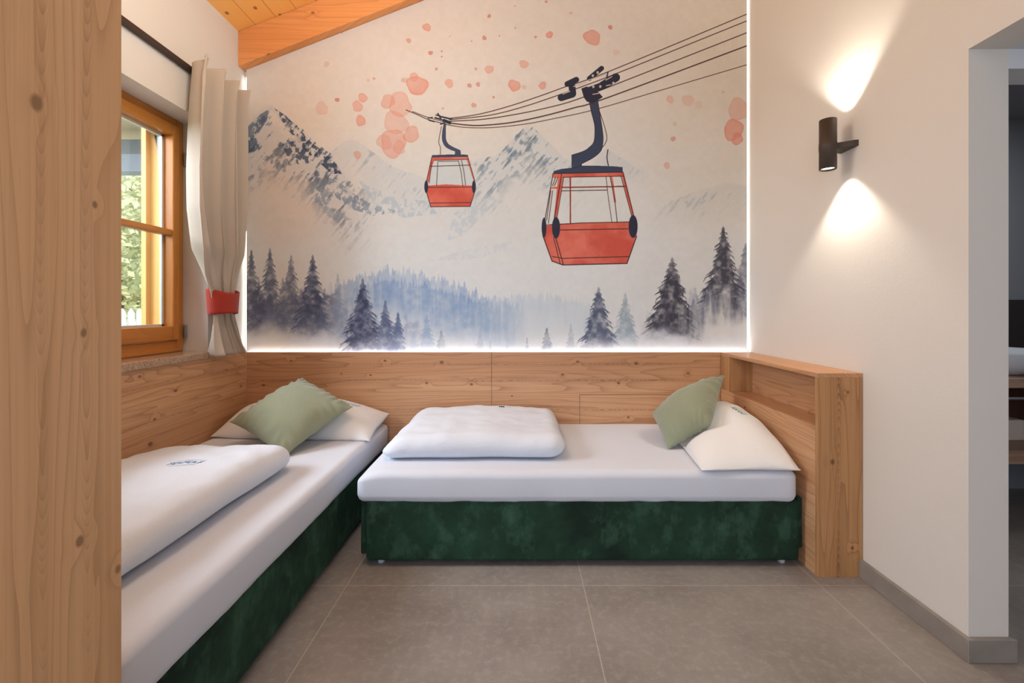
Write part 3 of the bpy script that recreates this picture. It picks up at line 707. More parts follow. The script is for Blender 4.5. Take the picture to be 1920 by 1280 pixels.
# wall of the bathroom doorway, its lintel and the low ceiling of the passage
bm = bmesh.new(); box(bm, XB, 2.55, YJ, YJ+.11, 1.968, 2.4); box(bm, 2.55, 3.6, YJ, YJ+.11, 0, 2.4)
S(link('wall_bathroom', bm, MAT['reveal']))
S(link('ceiling_passage', B(XB, 3.6, YFRONT, YJ+.0, 2.033, 2.12), MAT['reveal']))
S(link('wall_passage', B(3.5, 3.62, YFRONT, YJ, 0, 2.033), MAT['reveal']))
bm = bmesh.new(); box(bm, XB, 3.62, 2.96, 3.06, 0, 2.4); box(bm, 3.5, 3.62, YJ+.11, 2.96, 0, 2.4); box(bm, XB, 3.62, YJ+.11, 3.06, 2.4, 2.5)
S(link('wall_bathroom_back', bm, MAT['darkwall']))
S(link('trim_1', B(XB, 3.5, 2.945, 2.96, .85, 1.226), MAT['splash']))
S(link('wall_daylight_stop', B(.5, 3.62, YFRONT-.1, YFRONT, 0, 4.4), MAT['wall']))  # unseen half wall added behind the camera to keep daylight off the jamb
# sloping timber ceiling
bm = bmesh.new()
pts = [(XL-.1, zc(XL-.1)), (1.7, zc(1.7)), (1.7, zc(1.7)+.12), (XL-.1, zc(XL-.1)+.12)]
v = [bm.verts.new((x, YFRONT, z)) for x, z in pts]; f = bm.faces.new(v); g = bmesh.ops.extrude_face_region(bm, geom=[f])
bmesh.ops.translate(bm, verts=[q for q in g['geom'] if isinstance(q, bmesh.types.BMVert)], vec=(0, 3.1+2.6, 0))
S(link('ceiling', bm, MAT['ceiling']))
bm = bmesh.new(); pts = [(XL+.001, zb(XL)), (XR-.001, zb(XR)), (XR-.001, zc(XR)-.002), (XL+.001, zc(XL)-.002)]
v = [bm.verts.new((x, 2.912, z)) for x, z in pts]; f = bm.faces.new(v); g = bmesh.ops.extrude_face_region(bm, geom=[f])
bmesh.ops.translate(bm, verts=[q for q in g['geom'] if isinstance(q, bmesh.types.BMVert)], vec=(0, YB-2.912, 0))
o = S(link('trim_2', bm, MAT['beam'])); o['label'] = 'orange timber ceiling beam running up the slope above the wallpaper'
# skirting tiles
bm = bmesh.new(); box(bm, XR-.016, XR, YJ-.016, 1.985, 0, .078, .002, 1); box(bm, XR, XB, YJ-.016, YJ, 0, .078, .002, 1); box(bm, XB, XB+.014, YJ-.016, YJ+.1, 0, .078, .002, 1)
S(link('baseboard_right', bm, MAT['skirting']))

# ---------------------------------------------------------------- window in the left wall
XF = -1.938
w = empty('window_1', (XF, (WY0+WY1)/2, WZ0), kind='structure')
bm = bmesh.new(); y0, y1, z0, z1 = WY0+.005, 2.622, .927, WZ1-.002
box(bm, XF-.07, XF, y1-.05, y1, z0, z1, .003); box(bm, XF-.07, XF, y0, y0+.05, z0, z1, .003)
o = link('window_frame', bm, MAT['window'], w)
bm = bmesh.new(); box(bm, XF-.07, XF-.001, y0+.05, y1-.05, z1-.045, z1, .003); box(bm, XF-.07, XF-.001, y0+.05, y1-.05, z0, z0+.062, .003); box(bm, XF-.055, XF+.012, y0+.06, y1-.06, z0, z0+.022, .006)
link('window_rail', bm, MAT['windowb'], w)
sy0, sy1, sz0, sz1 = y0+.045, y1-.045, z0+.066, z1-.04
ga, gb, gz0, gz1 = sy0+.062, 2.532, 1.071, 2.135
bm = bmesh.new(); box(bm, XF-.05, XF+.014, gb, sy1, sz0, sz1, .006); box(bm, XF-.05, XF+.014, sy0, ga, sz0, sz1, .006)
s = link('window_sash', bm, MAT['window'], w)
bm = bmesh.new(); box(bm, XF-.05, XF+.013, ga, gb, gz1, sz1, .006); box(bm, XF-.05, XF+.013, ga, gb, sz0, gz0, .006); box(bm, XF-.045, XF+.008, ga, gb, 1.575, 1.609, .008)
link('sash_rail', bm, MAT['windowb'], s)
bm = bmesh.new(); box(bm, XF-.05, XF-.045, ga, gb-.001, gz0, gz1); link('window_pane', bm, MAT['glass'], s)
bm = bmesh.new()                                     # pale spacer round the glass
for a in ((gb-.012, gb, gz0, gz1), (ga, ga+.012, gz0, gz1)): box(bm, XF-.052, XF-.042, *a)
for a in ((gz0, gz0+.012), (gz1-.012, gz1)): box(bm, XF-.052, XF-.042, ga, gb, *a)
link('glazing_spacer', bm, M_plain('spacer_pale', srgb(214, 220, 214), .4), s)
bm = bmesh.new(); tube(bm, [(XF+.018, y1+.0-.008, 1.0), (XF+.018, y1-.008, 1.075)], .009, 12); tube(bm, [(XF+.018, y1-.008, 1.985), (XF+.018, y1-.008, 2.06)], .009, 12)
link('hinge', bm, MAT['hinge'], w)
bm = bmesh.new()                                     # outer timber lining of the deep opening
box(bm, -2.08, XF-.072, 2.565, 2.63, .925, 2.235); box(bm, -2.108, -2.08, 2.535, 2.66, .9, 2.26, .003); box(bm, -2.08, XF-.072, 1.25, 1.29, .925, 2.235)
link('outer_lining', bm, MAT['outer'], w)
bm = bmesh.new(); box(bm, -2.1, XF-.072, 1.29, 2.565, 2.2, 2.235); box(bm, -2.13, XF-.072, 1.29, 2.565, .89, .93); link('outer_head', bm, MAT['eavew'], w)
S(link('trim_3', B(XF+.001, -1.745, WY0, 2.632, .8885, .926, .006, 3), MAT['granite']))['label'] = 'speckled granite window sill with a rounded front edge'

# ---------------------------------------------------------------- wallpaper on its board, light strips behind its edges
px, W_, H_ = paint_mural()
img = bpy.data.images.new('gondola_print', W_, H_); img.pixels.foreach_set(np.ascontiguousarray(px, np.float32).ravel()); img.update(); img.pack()
m = N('printed_wallpaper'); tc = m.n('ShaderNodeUVMap'); tx = m.n('ShaderNodeTexImage'); tx.image = img; tx.extension = 'EXTEND'
m.l(tc.outputs[0], tx.inputs[0]); m.l(tx.outputs[0], m.b.inputs['Base Color']); m.b.inputs['Roughness'].default_value = .75; m.b.inputs['Specular IOR Level'].default_value = .25
bm = bmesh.new(); a = at(462, 0, YM); b = at(1401, 0, YM)
zt0, zt1 = zb(a.x)-.002, zb(b.x)-.002
prof = [(a.x, .84), (b.x, .84), (b.x, zt1), (a.x, zt0)]
vf = [bm.verts.new((x, YM, z)) for x, z in prof]; vb = [bm.verts.new((x, YM+.008, z)) for x, z in prof]
bm.faces.new(vf); bm.faces.new(vb[::-1])
for i in range(4): bm.faces.new((vf[i], vb[i], vb[(i+1) % 4], vf[(i+1) % 4]))
uv = bm.loops.layers.uv.new('UVMap')
for f in bm.faces:
    for l in f.loops:
        p = l.vert.co; l[uv].uv = ((CX+p.x*F/YM-MX0)/(MX1-MX0), 1-((CY-(p.z-EYE)*F/YM)-MY0)/(MY1-MY0))
o = link('wall_mural', bm, m.m)
tag(rebase(o), 'large printed wallpaper of red gondolas, cables, mountains and misty firs above the beds', 'wallpaper')
ls = empty('led_strip', (-.2, 2.96, .86), 'thin white light strip glowing along the edges of the gondola wallpaper', 'light strip')
link('bottom_strip', B(a.x+.02, b.x-.01, 2.952, 2.964, .862, .868), MAT['led'], ls)
for x0, x1 in ((a.x-.003, a.x-.0005), (b.x+.0005, b.x+.003)): link('side_strip', B(x0, x1, YM+.001, YM+.007, .9, (zt0 if x0 < 0 else 3.6)-.05), MAT['ledside'], ls)

# ---------------------------------------------------------------- wood panelling
t = empty('wood_panelling', (-.2, YP+.01, 0), 'larch wood panelling along the wall under the gondola wallpaper', 'wall panel')
gj = .0012; xa, xm, xe = -1.759, (922-CX)*YP/F, 1.297; fx = (1087-CX)*YP/F; fz = EYE-(740-CY)*YP/F
link('panel_board', B(xa, xm-gj, YP, YP+.012, .0, PT, .001, 1), MAT['panel'], t)
link('leak_stop_board', B(xa, XR-.01, YP+.0122, YP+.02, 0, PT-.001), MAT['lpanel'], t)  # unseen board added to stop strip light showing through the joints
bm = bmesh.new(); box(bm, xm+gj, fx-gj, YP, YP+.012, 0, PT, .001, 1); box(bm, fx-gj-.001, xe-.0005, YP, YP+.012, fz+gj, PT, .001, 1)
link('panel_board', bm, MAT['panel'], t)
link('storage_flap', B(fx+gj, xe-.001, YP, YP+.012, .05, fz-gj, .001, 1), MAT['panel'], t)
t = empty('side_panelling', (-1.78, 2, 0), 'larch wood panelling below the granite window sill, beside the bed', 'wall panel')
link('panel_board', B(XL+.001, -1.759, .93, YP+.0, 0, PT, .001, 1), MAT['lpanel'], t)

# ---------------------------------------------------------------- headboard shelf unit at the right wall
x0, x1, y0, y1 = 1.297, XR-.002, 1.98, YP+.012
NZ0, NZ1, NY1, NX1 = .655, .860, 2.81, 1.440
t = empty('headboard_shelf', ((x0+x1)/2, 2.45, 0), 'tall larch headboard unit with an open shelf niche against the white wall', 'headboard shelf')
link('end_panel', B(x0, x1, y0, y0+.018, 0, PT-.019, .001, 1), MAT['upright'], t)
link('top_board', B(x0, x1, y0, y1, PT-.019, PT, .001, 1), MAT['lpanel'], t)
link('front_panel', B(x0, x0+.018, y0+.0182, YP-.001, 0, NZ0, .001, 1), MAT['lpanel'], t)
link('niche_side', B(x0, NX1, NY1, YP-.001, NZ0, PT-.0192, .001, 1), MAT['upright'], t)
link('niche_floor', B(x0+.0182, NX1, y0+.0182, NY1, NZ0-.018, NZ0, .001, 1), MAT['lpanel'], t)
link('niche_back', B(NX1, NX1+.015, y0+.0182, YP-.001, NZ0-.018, PT-.0192, .001, 1), MAT['lpanel'], t)

# ================================================================ BEDS
MZ = .436
def bed(name, label, x0, x1, y0, y1, along, ends, mat_over):
    t = empty(name, ((x0+x1)/2, (y0+y1)/2, 0), label, 'bed', 'green upholstered single beds')
    bz0, bz1 = .026, .30
    fn = lambda p: p+Vector((nz(p, 9)*.002, nz(p, 9, 3)*.002, nz(p, 11, 7)*.0015))
    link('bed_base', softbox(x0, x1, y0, y1, bz0, bz1, .014, .05, fn), MAT['velvet'], t, True)
    if along == 'X':
        link('end_board', softbox(x0-.028, x0-.001, y0+.016, y1, bz0+.02, bz1+.002, .012, .05, fn), MAT['velvet'], t, True)
        link('end_board', softbox(x1+.001, x1+.024, y0+.016, y1, bz0+.05, bz1+.008, .010, .05, fn), MAT['velvet'], t, True)
    for fx_ in (x0+.045, x1-.075):
        for fy in (y0+.03, y1-.09): link('bed_foot', lathe(bmesh.new(), [(.0, 0), (.014, 0), (.016, .006), (.016, .02), (.012, .028), (0, .028)], (fx_+.015, fy+.012, 0), 20), MAT['foot'], t, True)
    return t
b2 = bed('single_bed', 'green velvet single bed set crosswise under the gondola wallpaper, headboard shelf at its end', -.698, 1.268, 2.06, YP-.004, 'X', 2, 0)
b1 = bed('single_bed', 'green velvet single bed along the wall under the window, foot behind the wardrobe', -1.755, -.855, .925, YP-.004, 'Y', 0, 0)
def mfn(seed, edge_x=None):
    def f(p):
        k = max(0., min(1., (p.z-.3)/.1))
        q = p+Vector((nz(p, 4, seed)*.004, nz(p, 4, seed+5)*.004, nz(p, 2.2, seed+9)*.004*k))
        if k < .1: q.z += nz(p, 14, seed+2)*.004-.004
        return q
    return f
def m2(p):
    q = mfn(1)(p)
    e = max(0, (-.60-p.x)/.14)                       # the foot end of the mattress rounds off
    q.z -= .035*e*e*max(0, (p.z-.33)/.1)
    return q
link('mattress', softbox(-.742, 1.262, 2.046, YP-.006, .292, MZ, .045, .035, m2, .035), MAT['sheet'], b2, True, label='mattress in a white fitted sheet')
link('mattress', softbox(-1.752, -.838, .93, YP-.006, .292, MZ, .035, .035, mfn(4), .03), MAT['sheet'], b1, True, label='mattress in a white fitted sheet')

def duvet(name, label, x0, x1, y0, y1, z0, z1, r, seed, extra):
    def f(p):
        k = max(0., (p.z-z0)/(z1-z0)); cx = (p.x-x0)/(x1-x0)*2-1; cy = (p.y-y0)/(y1-y0)*2-1
        d = nz(p, 5, seed)*.008+nz(p, 13, seed+3)*.006+abs(nz(Vector((p.x*1.4+p.y, p.y*.6-p.x, 0)), 6, seed+4))*.006
        q = p+Vector((nz(p, 4.5, seed+6)*.012, nz(p, 4.5, seed+8)*.012, 0))
        q.z += k*d
        q = extra(q, cx, cy, k); q.z = max(q.z, z0-.001); return q
    o = link(name, softbox(x0, x1, y0, y1, z0, z1, r, .022, f, (z1-z0)*.55), MAT['duvet'], None, True)
    return tag(rebase(o), label, 'duvet', 'folded white duvets')
def ex1(q, cx, cy, k):
    q.z -= k*(.045*max(0, -cx-.35)/.65+.02*max(0, cy-.55)/.45)
    q.z -= k*.02*max(0., -cy-.2)
    return q
d1 = duvet('folded_duvet', 'folded white duvet with a blue mark lying on the bed under the window', -1.742, -1.028, .96, 2.10, MZ+.005, .572, .085, 2., ex1)
def ex2(q, cx, cy, k):
    q.x -= .0
    q.z += k*.006*math.cos(cx*4); q.z -= k*.05*max(0, -cx-.78)/.22
    q.x -= .03*max(0, -cx-.5)*2*(1-(cy+1)/2)*0
    return q
d2 = duvet('folded_duvet', 'folded white duvet with a small grey mark lying on the bed under the gondola wallpaper', -.668, .222, 2.172, 2.905, MZ+.004, .556, .07, 7., ex2)

# pillows: white, soft, leaning a little, pressed in where a cushion rests
Q1 = [Vector(p) for p in ((-1.538, 2.413, .567), (-1.155, 2.235, .441), (-.938, 2.565, .615), (-1.312, 2.745, .752))]
Q2 = [at(1222, 776, 2.66), at(1253, 841, 2.36), at(1334, 797, 2.36), at(1358, 703, 2.70)]
def press(q, Q, back):
    A, Bq, Cq, D = Q; n = ((Cq-A).cross(D-Bq)).normalized(); ctr = (A+Bq+Cq+D)/4; r = q-ctr
    e1, e2 = (Cq-A)/2, (D-Bq)/2; s = abs(r.dot(e1)/e1.length_squared)+abs(r.dot(e2)/e2.length_squared)
    k = max(0., min(1., (1.3-s)/.3)); d = r.dot(n)+back
    return q-n*d*k if d > 0 and k > 0 else q
def pillow(name, label, corner, th, fn, n=48, bow=.045):
    o = link(name, padded(corner, th, n, bow, fn, .62), MAT['pillow'], None, True)
    return tag(rebase(o), label, 'pillow', 'white bed pillows')
def fold(seed, amp=.006):
    def f(q, u, v, s):
        q = q+Vector((nz(q, 7, seed)*amp, nz(q, 7, seed+4)*amp, nz(q, 8, seed+8)*amp*1.3))
        q.z = max(q.z, MZ+.004) if q.x < 1.262 and q.y > 2.06 else q.z
        return q
    return f
def fold2(q, u, v, s):
    q = fold(1.)(q, u, v, s); q.z += .075*(1-v*v)*max(0, (u+.1)/1.1) if s == 0 else 0.045*(1-v*v)*max(0, (u+.1)/1.1)
    q = press(q, Q2, .045); q.z = max(q.z, MZ+(.006 if s else .012))
    return q
p2 = pillow('bed_pillow', 'white pillow with a teal mark leaning on the headboard shelf, behind a sage cushion',
            [(.815, 2.030, .441), (1.262, 2.036, .443), (1.284, 2.915, .545), (.885, 2.90, .46)], .19, fold2, bow=.03)
def f1(q, u, v, s):
    q = q+Vector((nz(q, 7, 3)*.007, nz(q, 7, 8)*.006, nz(q, 8, 2)*.008))
    if s == 0 and u > .55: q.z -= .03*(u-.55)*(1-v*v)
    q = press(q, Q1, .04)
    if q.x < -.84: q.z = max(q.z, MZ+(.004 if s else .012))
    return q
p1 = pillow('bed_pillow', 'white pillow in the corner by the window, half hidden behind a sage cushion',
            [(-1.742, 2.56, .45), (-.822, 2.50, .442), (-.83, 2.90, .50), (-1.735, 2.905, .53)], .26, f1, bow=.03)

# sage cushions
def cushion(label, corner, th, fn, skew=.5, bow=.06):
    o = link('throw_cushion', padded(corner, th, 44, bow, fn, skew), MAT['sage'], None, True)
    return tag(rebase(o), label, 'cushion', 'sage green throw cushions')
def cw(seed):
    def f(q, u, v, s):
        e = max(abs(u), abs(v))
        w = math.sin((u if abs(v) > abs(u) else v)*23+seed+2*math.sin((u+v)*5))*.0095*max(0, (e-.5)/.5)**1.3*(1-max(0, (e-.93)/.07))
        q = q+Vector((nz(q, 8, seed)*.006, nz(q, 8, seed+2)*.006, nz(q, 8, seed+5)*.006+w)); q.z = max(q.z, MZ+.004); return q
    return f
# A=left, B=low, C=right, D=top
c1 = cushion('sage green cushion lying tilted on the corner pillow below the window curtain', Q1, .14, cw(2.), .78)
c2 = cushion('sage green cushion standing on a corner, leaning on the pillow by the headboard shelf', Q2, .17, cw(5.), .78, .02)

# stitched marks
mark(d1, d1, at(347, 869, 1.75), (1, .12, 0), (0, 1, .1), (0, .25, -1), .062, logo_strokes(['logo_b'], [(ARC, 'logo_l'), (ARC2, 'logo_l')]))
mark(d2, d2, (at(941, 773, 2.83)), (1, 0, 0), (0, 1, .1), (0, .5, -1), .016, [([(-.8, -.9), (-.8, .9)], .5, 'logo_g'), ([(0, -.9), (0, .9)], .6, 'logo_g'), ([(.8, -.9), (.8, .9)], .5, 'logo_g'), ([(-1, .3), (1, .3)], .5, 'logo_g'), ([(1.6, .9), (2.6, 0.), (3.4, .7)], .22, 'logo_l')])
mark(p2, p2, at(1384, 809, 2.5), Vector((.1, -1, .0)), Vector((1, .1, .3)), (.25, .5, -1), .058, logo_strokes(['logo_g', 'logo_t', 'logo_t'], [(ARC, 'logo_l')]))
mark(p1, p1, at(658, 757, 2.72), (1, -.1, -.1), (0, .6, .8), (0, .75, -.5), .045, logo_strokes(['logo_b'], [(ARC, 'logo_l')]))
mark(p2, p2, at(1458, 884, 2.04), (1, 0, 0), (0, .3, 1), (0, 1, -.3), .02, [([(-1, 0), (1, .1)], .5, 'logo_l')], 'care_tag')

# ================================================================ CURTAIN
t = empty('window_curtain', (-1.71, 2.62, .9), 'greige curtain gathered by a red band at the right of the window', 'curtain')
ctl = [(2.497, 2.40, 2.80), (2.40, 2.39, 2.785), (2.2, 2.375, 2.785), (1.9, 2.365, 2.785), (1.7, 2.372, 2.78), (1.5, 2.41, 2.77), (1.35, 2.47, 2.755), (1.27, 2.52, 2.748), (1.2, 2.545, 2.74), (1.13, 2.552, 2.738), (1.05, 2.545, 2.765), (.97, 2.54, 2.79), (.90, 2.535, 2.815)]
def cint(z, k):
    Zs = [c[0] for c in ctl][::-1]; return float(np.interp(z, Zs, [c[k] for c in ctl][::-1]))
def drape(u, v):
    z = 2.497+(.902-2.497)*v
    a, b = cint(z, 1), cint(z, 2)
    g = .016+.044*min(1., max(0., abs(z-1.2)-.085)/.2)**1.5
    wob = .18*math.sin(v*3.1)
    ph = (u**1.15+.02*math.sin(v*5))*2*math.pi*3.0+wob+.5
    s = math.sin(ph); x = g*math.copysign(abs(s)**.8, s)
    x += .007*math.sin(ph*2+1.3+v*2)+.002*math.sin(u*31+v*7)
    y = a+(b-a)*(u+.05*math.sin(ph+1.2))
    if v < .07: x += .016*math.sin(ph*3)*(1-v/.07); z += .012*math.sin(ph+.6)*(1-v/.07)
    x += .02*max(0, (z-1.2)/1.3)*0
    return Vector((-1.701+x*(1 if z > 1.3 or z < 1.08 else .8), y-.03, z))
bm = bmesh.new(); nu, nv = 190, 110
V = [[bm.verts.new(drape(i/nu, j/nv)) for j in range(nv+1)] for i in range(nu+1)]
grid_faces(bm, V)
o = link('curtain_cloth', bm, MAT['curtain'], t, True)
md = o.modifiers.new('thickness', 'SOLIDIFY'); md.thickness = .003; md.use_even_offset = False
bm = bmesh.new(); n = 64; Rr = []
for k in range(9):
    q = k/8; z = 1.138+.128*q; row = []; row2 = []
    for i in range(n):
        th = 2*math.pi*i/n
        ry = .092+.016*q; rx = .066+.004*q
        dz = .012*math.cos(th)*(-1)*(q-.3)+.016*abs(math.sin(th))**4*(q-.2)
        row.append(bm.verts.new((-1.705+rx*math.cos(th), 2.618+ry*math.sin(th), z+dz))); row2.append(bm.verts.new((-1.705+(rx-.004)*math.cos(th), 2.618+(ry-.004)*math.sin(th), z+dz)))
    Rr.append((row, row2))
for (A, A2), (C, C2) in zip(Rr[:-1], Rr[1:]):
    for i in range(n):
        j = (i+1) % n; bm.faces.new((A[i], A[j], C[j], C[i])); bm.faces.new((A2[i], C2[i], C2[j], A2[j]))
for A, A2 in (Rr[0], Rr[-1]):
    for i in range(n): j = (i+1) % n; bm.faces.new((A[i], A2[i], A2[j], A[j]))
link('tieback', bm, MAT['tie'], t, True, label='red felt tieback')
t = empty('curtain_rail', (-1.74, 2.0, 2.45), 'dark brown curtain rail along the wall above the window', 'curtain rail')
link('rail', B(-1.795, -1.771, .95, 2.83, 2.450, 2.478, .004), MAT['rail'], t)
for y in (1.2, 2.05, 2.78): link('rail_bracket', B(XL, -1.795, y, y+.03, 2.455, 2.472), MAT['rail'], t)

# ================================================================ WALL LAMP
lx, ly = 1.396, 2.06; z0, z1 = 1.798, 2.022
t = empty('wall_lamp', (XR, ly, 1.91), 'black cylindrical up and down wall lamp glowing on the right wall', 'wall lamp')
R = .0345
prof = [(R-.003, z0+.03), (R-.003, z0), (R, z0), (R, z0+.085), (R+.0012, z0+.0865), (R+.0012, z0+.118), (R, z0+.1195), (R, z1), (R-.003, z1), (R-.003, z1-.03)]
link('lamp_body', lathe(bmesh.new(), [(r, z) for r, z in prof], (lx, ly, 0), 48), MAT['black'], t, True)
bm = bmesh.new(); P = [(lx+R-.003, ly-.016), (lx+R-.003, ly+.016)]+[(XR-.0+.0-.062+.062*math.cos(a), ly+.045*math.sin(a)+0.) for a in []]+[(XR-.02, ly+.05), (XR, ly+.055), (XR, ly-.055), (XR-.02, ly-.05)]
vq = [bm.verts.new((x, y, 1.888)) for x, y in P]; f = bm.faces.new(vq); g = bmesh.ops.extrude_face_region(bm, geom=[f])
bmesh.ops.translate(bm, verts=[q for q in g['geom'] if isinstance(q, bmesh.types.BMVert)], vec=(0, 0, .026)); link('bracket', bm, MAT['black'], t)
for z in (z0+.012, z1-.012): link('lamp_lens', lathe(bmesh.new(), [(0, 0), (R-.004, 0), (R-.004, .003 if z > 1.9 else -.003), (0, .003 if z > 1.9 else -.003)], (lx, ly, z), 32), MAT['lens'], t)
for nm, z, rx in (('uplight', z1+.004, math.pi), ('downlight', z0-.004, 0.)):
    L = bpy.data.lights.new(nm, 'SPOT'); L.energy = 20; L.color = (1., .91, .76); L.spot_size = math.radians(102); L.spot_blend = .5; L.shadow_soft_size = .02
    o = bpy.data.objects.new(nm, L); COL.objects.link(o); o.location = (lx+.03, ly, z); o.rotation_euler = (rx, 0, 0)

# ================================================================ WARDROBE
t = empty('wardrobe', (-1.29, .25, 0), 'tall larch wardrobe filling the left foreground', 'wardrobe')
xs = -.786
link('side_panel', B(xs-.022, xs, -.42, .90, 0, 2.62, .0015, 1), MAT['wardrobe'], t)
link('carcass', B(XL+.003, xs-.0225, -.41, .897, 0, 2.615), MAT['upright'], t)

# ================================================================ BATHROOM BEYOND THE DOORWAY
vy0, vy1 = 2.36, 2.94; vx0, vx1 = 2.05, 3.45
t = empty('vanity_unit', (2.75, 2.65, 0), 'wooden vanity unit with open shelf in the dark bathroom', 'vanity')
link('countertop', B(vx0, vx1, vy0, vy1, .757, .803, .002), MAT['vanwood'], t)
link('shelf', B(vx0, vx1, vy0, vy1, .362, .430, .002), MAT['vanwood'], t)
link('back_board', B(vx0, vx1, vy1-.02, vy1, .430, .757), MAT['vandark'], t)
for xx in (vx0, vx1-.03): link('vanity_side', B(xx, xx+.03, vy0+.02, vy1, 0, .3615), MAT['vandark'], t)
bm = tube(bmesh.new(), [(2.1, 2.335, .708), (3.4, 2.335, .708)], .0075, 12)
for x in (2.12, 3.38): tube(bm, [(x, 2.335, .708), (x, 2.362, .708)], .006, 8)
link('towel_bar', bm, MAT['chrome'], t, True)
bm = lathe(bmesh.new(), [(0, .0), (.10, 0), (.125, .008), (.18, .06), (.212, .115), (.215, .135), (.211, .137), (.205, .13), (.172, .066), (.11, .02), (0, .014)], (2.72, 2.60, .8035), 56)
tag(rebase(link('wash_basin', bm, MAT['ceramic'], None, True)), 'round white wash basin standing on the wooden vanity', 'basin')
tag(rebase(link('storage_box', B(2.62, 2.83, 2.55, 2.7, .4305, .545, .006), MAT['box'])), 'pale storage box on the lower vanity shelf in the bathroom', 'box')

# ================================================================ OUTSIDE THE WINDOW
S(link('ground', B(-30, -2.2, -8, 30, -.6, -.5), MAT['grass']))
t = empty('picket_fence', (-5.6, 5.4, -.5), 'white picket fence outside the window', 'fence')
for i in range(26):
    y = 3.6+i*.145; bm = bmesh.new(); prof = [(y, -.5), (y+.1, -.5), (y+.1, 1.10), (y+.05, 1.17), (y, 1.10)]
    v = [bm.verts.new((-5.6, q, z)) for q, z in prof]; f = bm.faces.new(v); g = bmesh.ops.extrude_face_region(bm, geom=[f])
    bmesh.ops.translate(bm, verts=[q for q in g['geom'] if isinstance(q, bmesh.types.BMVert)], vec=(.022, 0, 0)); link('picket', bm, MAT['fence'], t)
for z in (.2, .9): link('fence_rail', B(-5.65, -5.6, 3.5, 7.45, z, z+.07), MAT['fence'], t)
t = empty('roof_overhang', (-3.2, 3.2, 2.2), 'grey timber roof overhang outside above the window', 'eave')
link('eave_board', B(-4.3, -2.12, 2.7, 6.5, 2.96, 3.0), MAT['eavew'], t)
for y, z in ((3.72, 2.29), (4.5, 2.70), (5.6, 2.80)): link('rafter', B(-4.2, -2.12, y, y+.12, z, z+.14), MAT['eave'], t)
link('fascia_board', B(-4.32, -4.28, 2.7, 6.5, 2.9, 3.04), MAT['eave'], t)
def garden_tree(name, label, c, h, sp, n, seed):
    r = random.Random(seed); t = empty(name, c, label, 'tree', 'trees outside the window'); c = Vector(c)
    bm = tube(bmesh.new(), [c, c+Vector((.05, .05, h*.4)), c+Vector((0, .1, h*.8))], [.12, .09, .04], 10)
    for k in range(14):
        z = h*r.uniform(.2, .8); a = r.uniform(0, 6.28); p = c+Vector((0, .05, z)); d = Vector((math.cos(a), math.sin(a), r.uniform(-.1, .35)))*sp*r.uniform(.5, 1)
        tube(bm, [p, p+d*.5+Vector((0, 0, .1)), p+d], [.035, .025, .01], 6)
    link('trunk', bm, MAT['bark'], t)
    bm = bmesh.new()
    for k in range(n):
        while True:
            q = Vector((r.uniform(-1, 1), r.uniform(-1, 1), r.uniform(-1, 1)))
            if q.length < 1: break
        p = c+Vector((q.x*sp, q.y*sp, h*.58+q.z*h*.45)); s = r.uniform(.04, .09)
        u = Vector((r.gauss(0, 1), r.gauss(0, 1), r.gauss(0, 1))).normalized(); w = u.orthogonal().normalized()
        bm.faces.new([bm.verts.new(p+u*s*a+w*s*.6*b) for a, b in ((-1, 0), (0, -1), (1, 0), (0, 1))])
    link('foliage', bm, MAT['leaf'], t)
garden_tree('garden_tree', 'pale leafy tree behind the picket fence, nearer the house', (-8.2, 9.2, -.5), 4.4, 1.9, 9000, 1)
garden_tree('garden_tree', 'pale leafy tree farther off behind the picket fence', (-11.5, 14.5, -.5), 6.2, 2.6, 9000, 2)

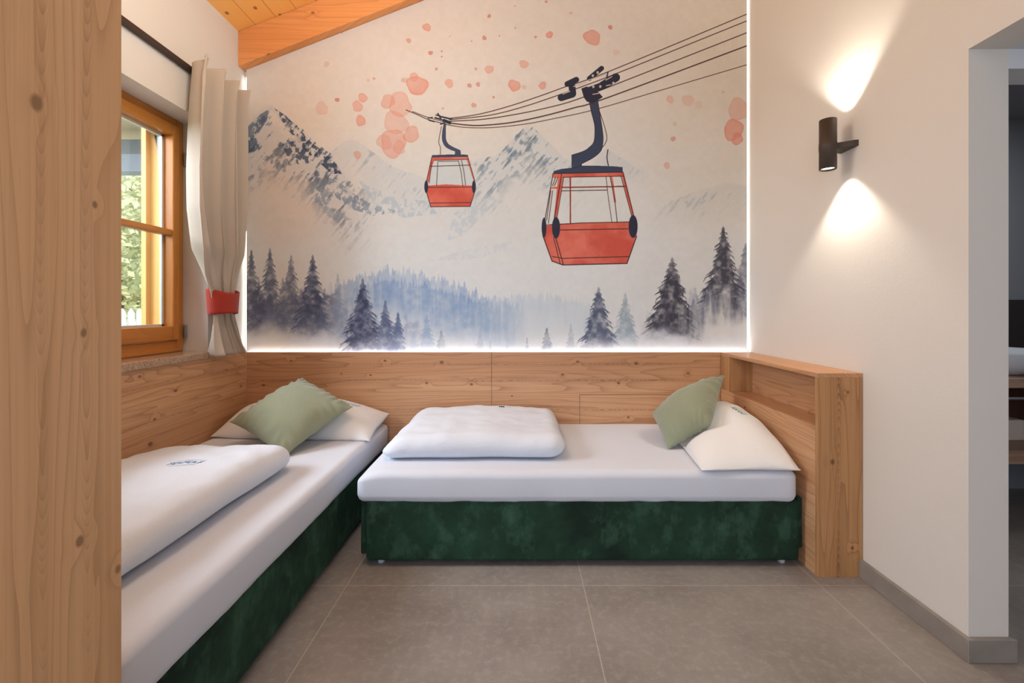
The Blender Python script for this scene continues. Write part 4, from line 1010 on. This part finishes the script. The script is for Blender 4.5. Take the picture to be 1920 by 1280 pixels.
# ================================================================ LIGHT AND CAMERA
wd = bpy.data.worlds.new('daylight'); SC.world = wd; wd.use_nodes = True; nt = wd.node_tree
bgn = nt.nodes['Background']; bgn.inputs[0].default_value = (.84, .93, 1.04, 1.); bgn.inputs[1].default_value = 3.0
def area(nm, loc, size, energy, col, target, sy=None):
    L = bpy.data.lights.new(nm, 'AREA'); L.energy = energy; L.color = col; L.size = size
    if sy: L.shape = 'RECTANGLE'; L.size_y = sy
    o = bpy.data.objects.new(nm, L); COL.objects.link(o); o.location = loc
    o.rotation_euler = (Vector(target)-Vector(loc)).to_track_quat('-Z', 'Y').to_euler(); return o
L = bpy.data.lights.new('ceiling_fill', 'POINT'); L.energy = 46; L.color = (1., .95, .87); L.shadow_soft_size = .28  # added warm fill for unseen ceiling lighting, also lifts the boards; no pendant hangs here
o = bpy.data.objects.new('ceiling_fill', L); COL.objects.link(o); o.location = (-.8, 1.6, 2.75)
L = bpy.data.lights.new('sun', 'SUN'); L.energy = 4.5; L.angle = .02; L.color = (1., .95, .86)
o = bpy.data.objects.new('sun', L); COL.objects.link(o); o.rotation_euler = Vector((-.62, .0, -.78)).to_track_quat('-Z', 'Y').to_euler()
area('window_daylight', (-3.1, 1.35, 2.45), 1.3, 150, (.84, .93, 1.08), (-1.3, 2.0, .6))
area('room_fill', (-.1, -.75, 1.5), 1.3, 15, (.74, .87, 1.1), (-.2, 2.4, .8), 1.3)  # added cool fill just behind the camera, brightens the beds
area('bathroom_fill', (2.5, 2.3, 2.35), .5, 7., (.95, .97, 1.), (2.5, 2.5, 0))  # unseen fill added to lift the dark bathroom walls
area('passage_daylight', (2.6, -.9, 1.5), 1.0, 5, (.80, .89, 1.), (1.6, 1.5, 1.2), 1.5)

cam = bpy.data.cameras.new('camera'); co = bpy.data.objects.new('camera', cam); COL.objects.link(co)
co.location = (0, 0, EYE); co.rotation_euler = (math.pi/2, 0, 0)
cam.sensor_width = 36; cam.lens = 36*F/1920; cam.shift_x = -(CX-960)/1920; cam.shift_y = (CY-640)/1920; cam.clip_start = .02
SC.camera = co
vs = SC.view_settings; SC.display_settings.display_device = 'sRGB'
vs.view_transform = 'Standard'; vs.look = 'None'; vs.gamma = 1; vs.exposure = -.38; vs.use_curve_mapping = False
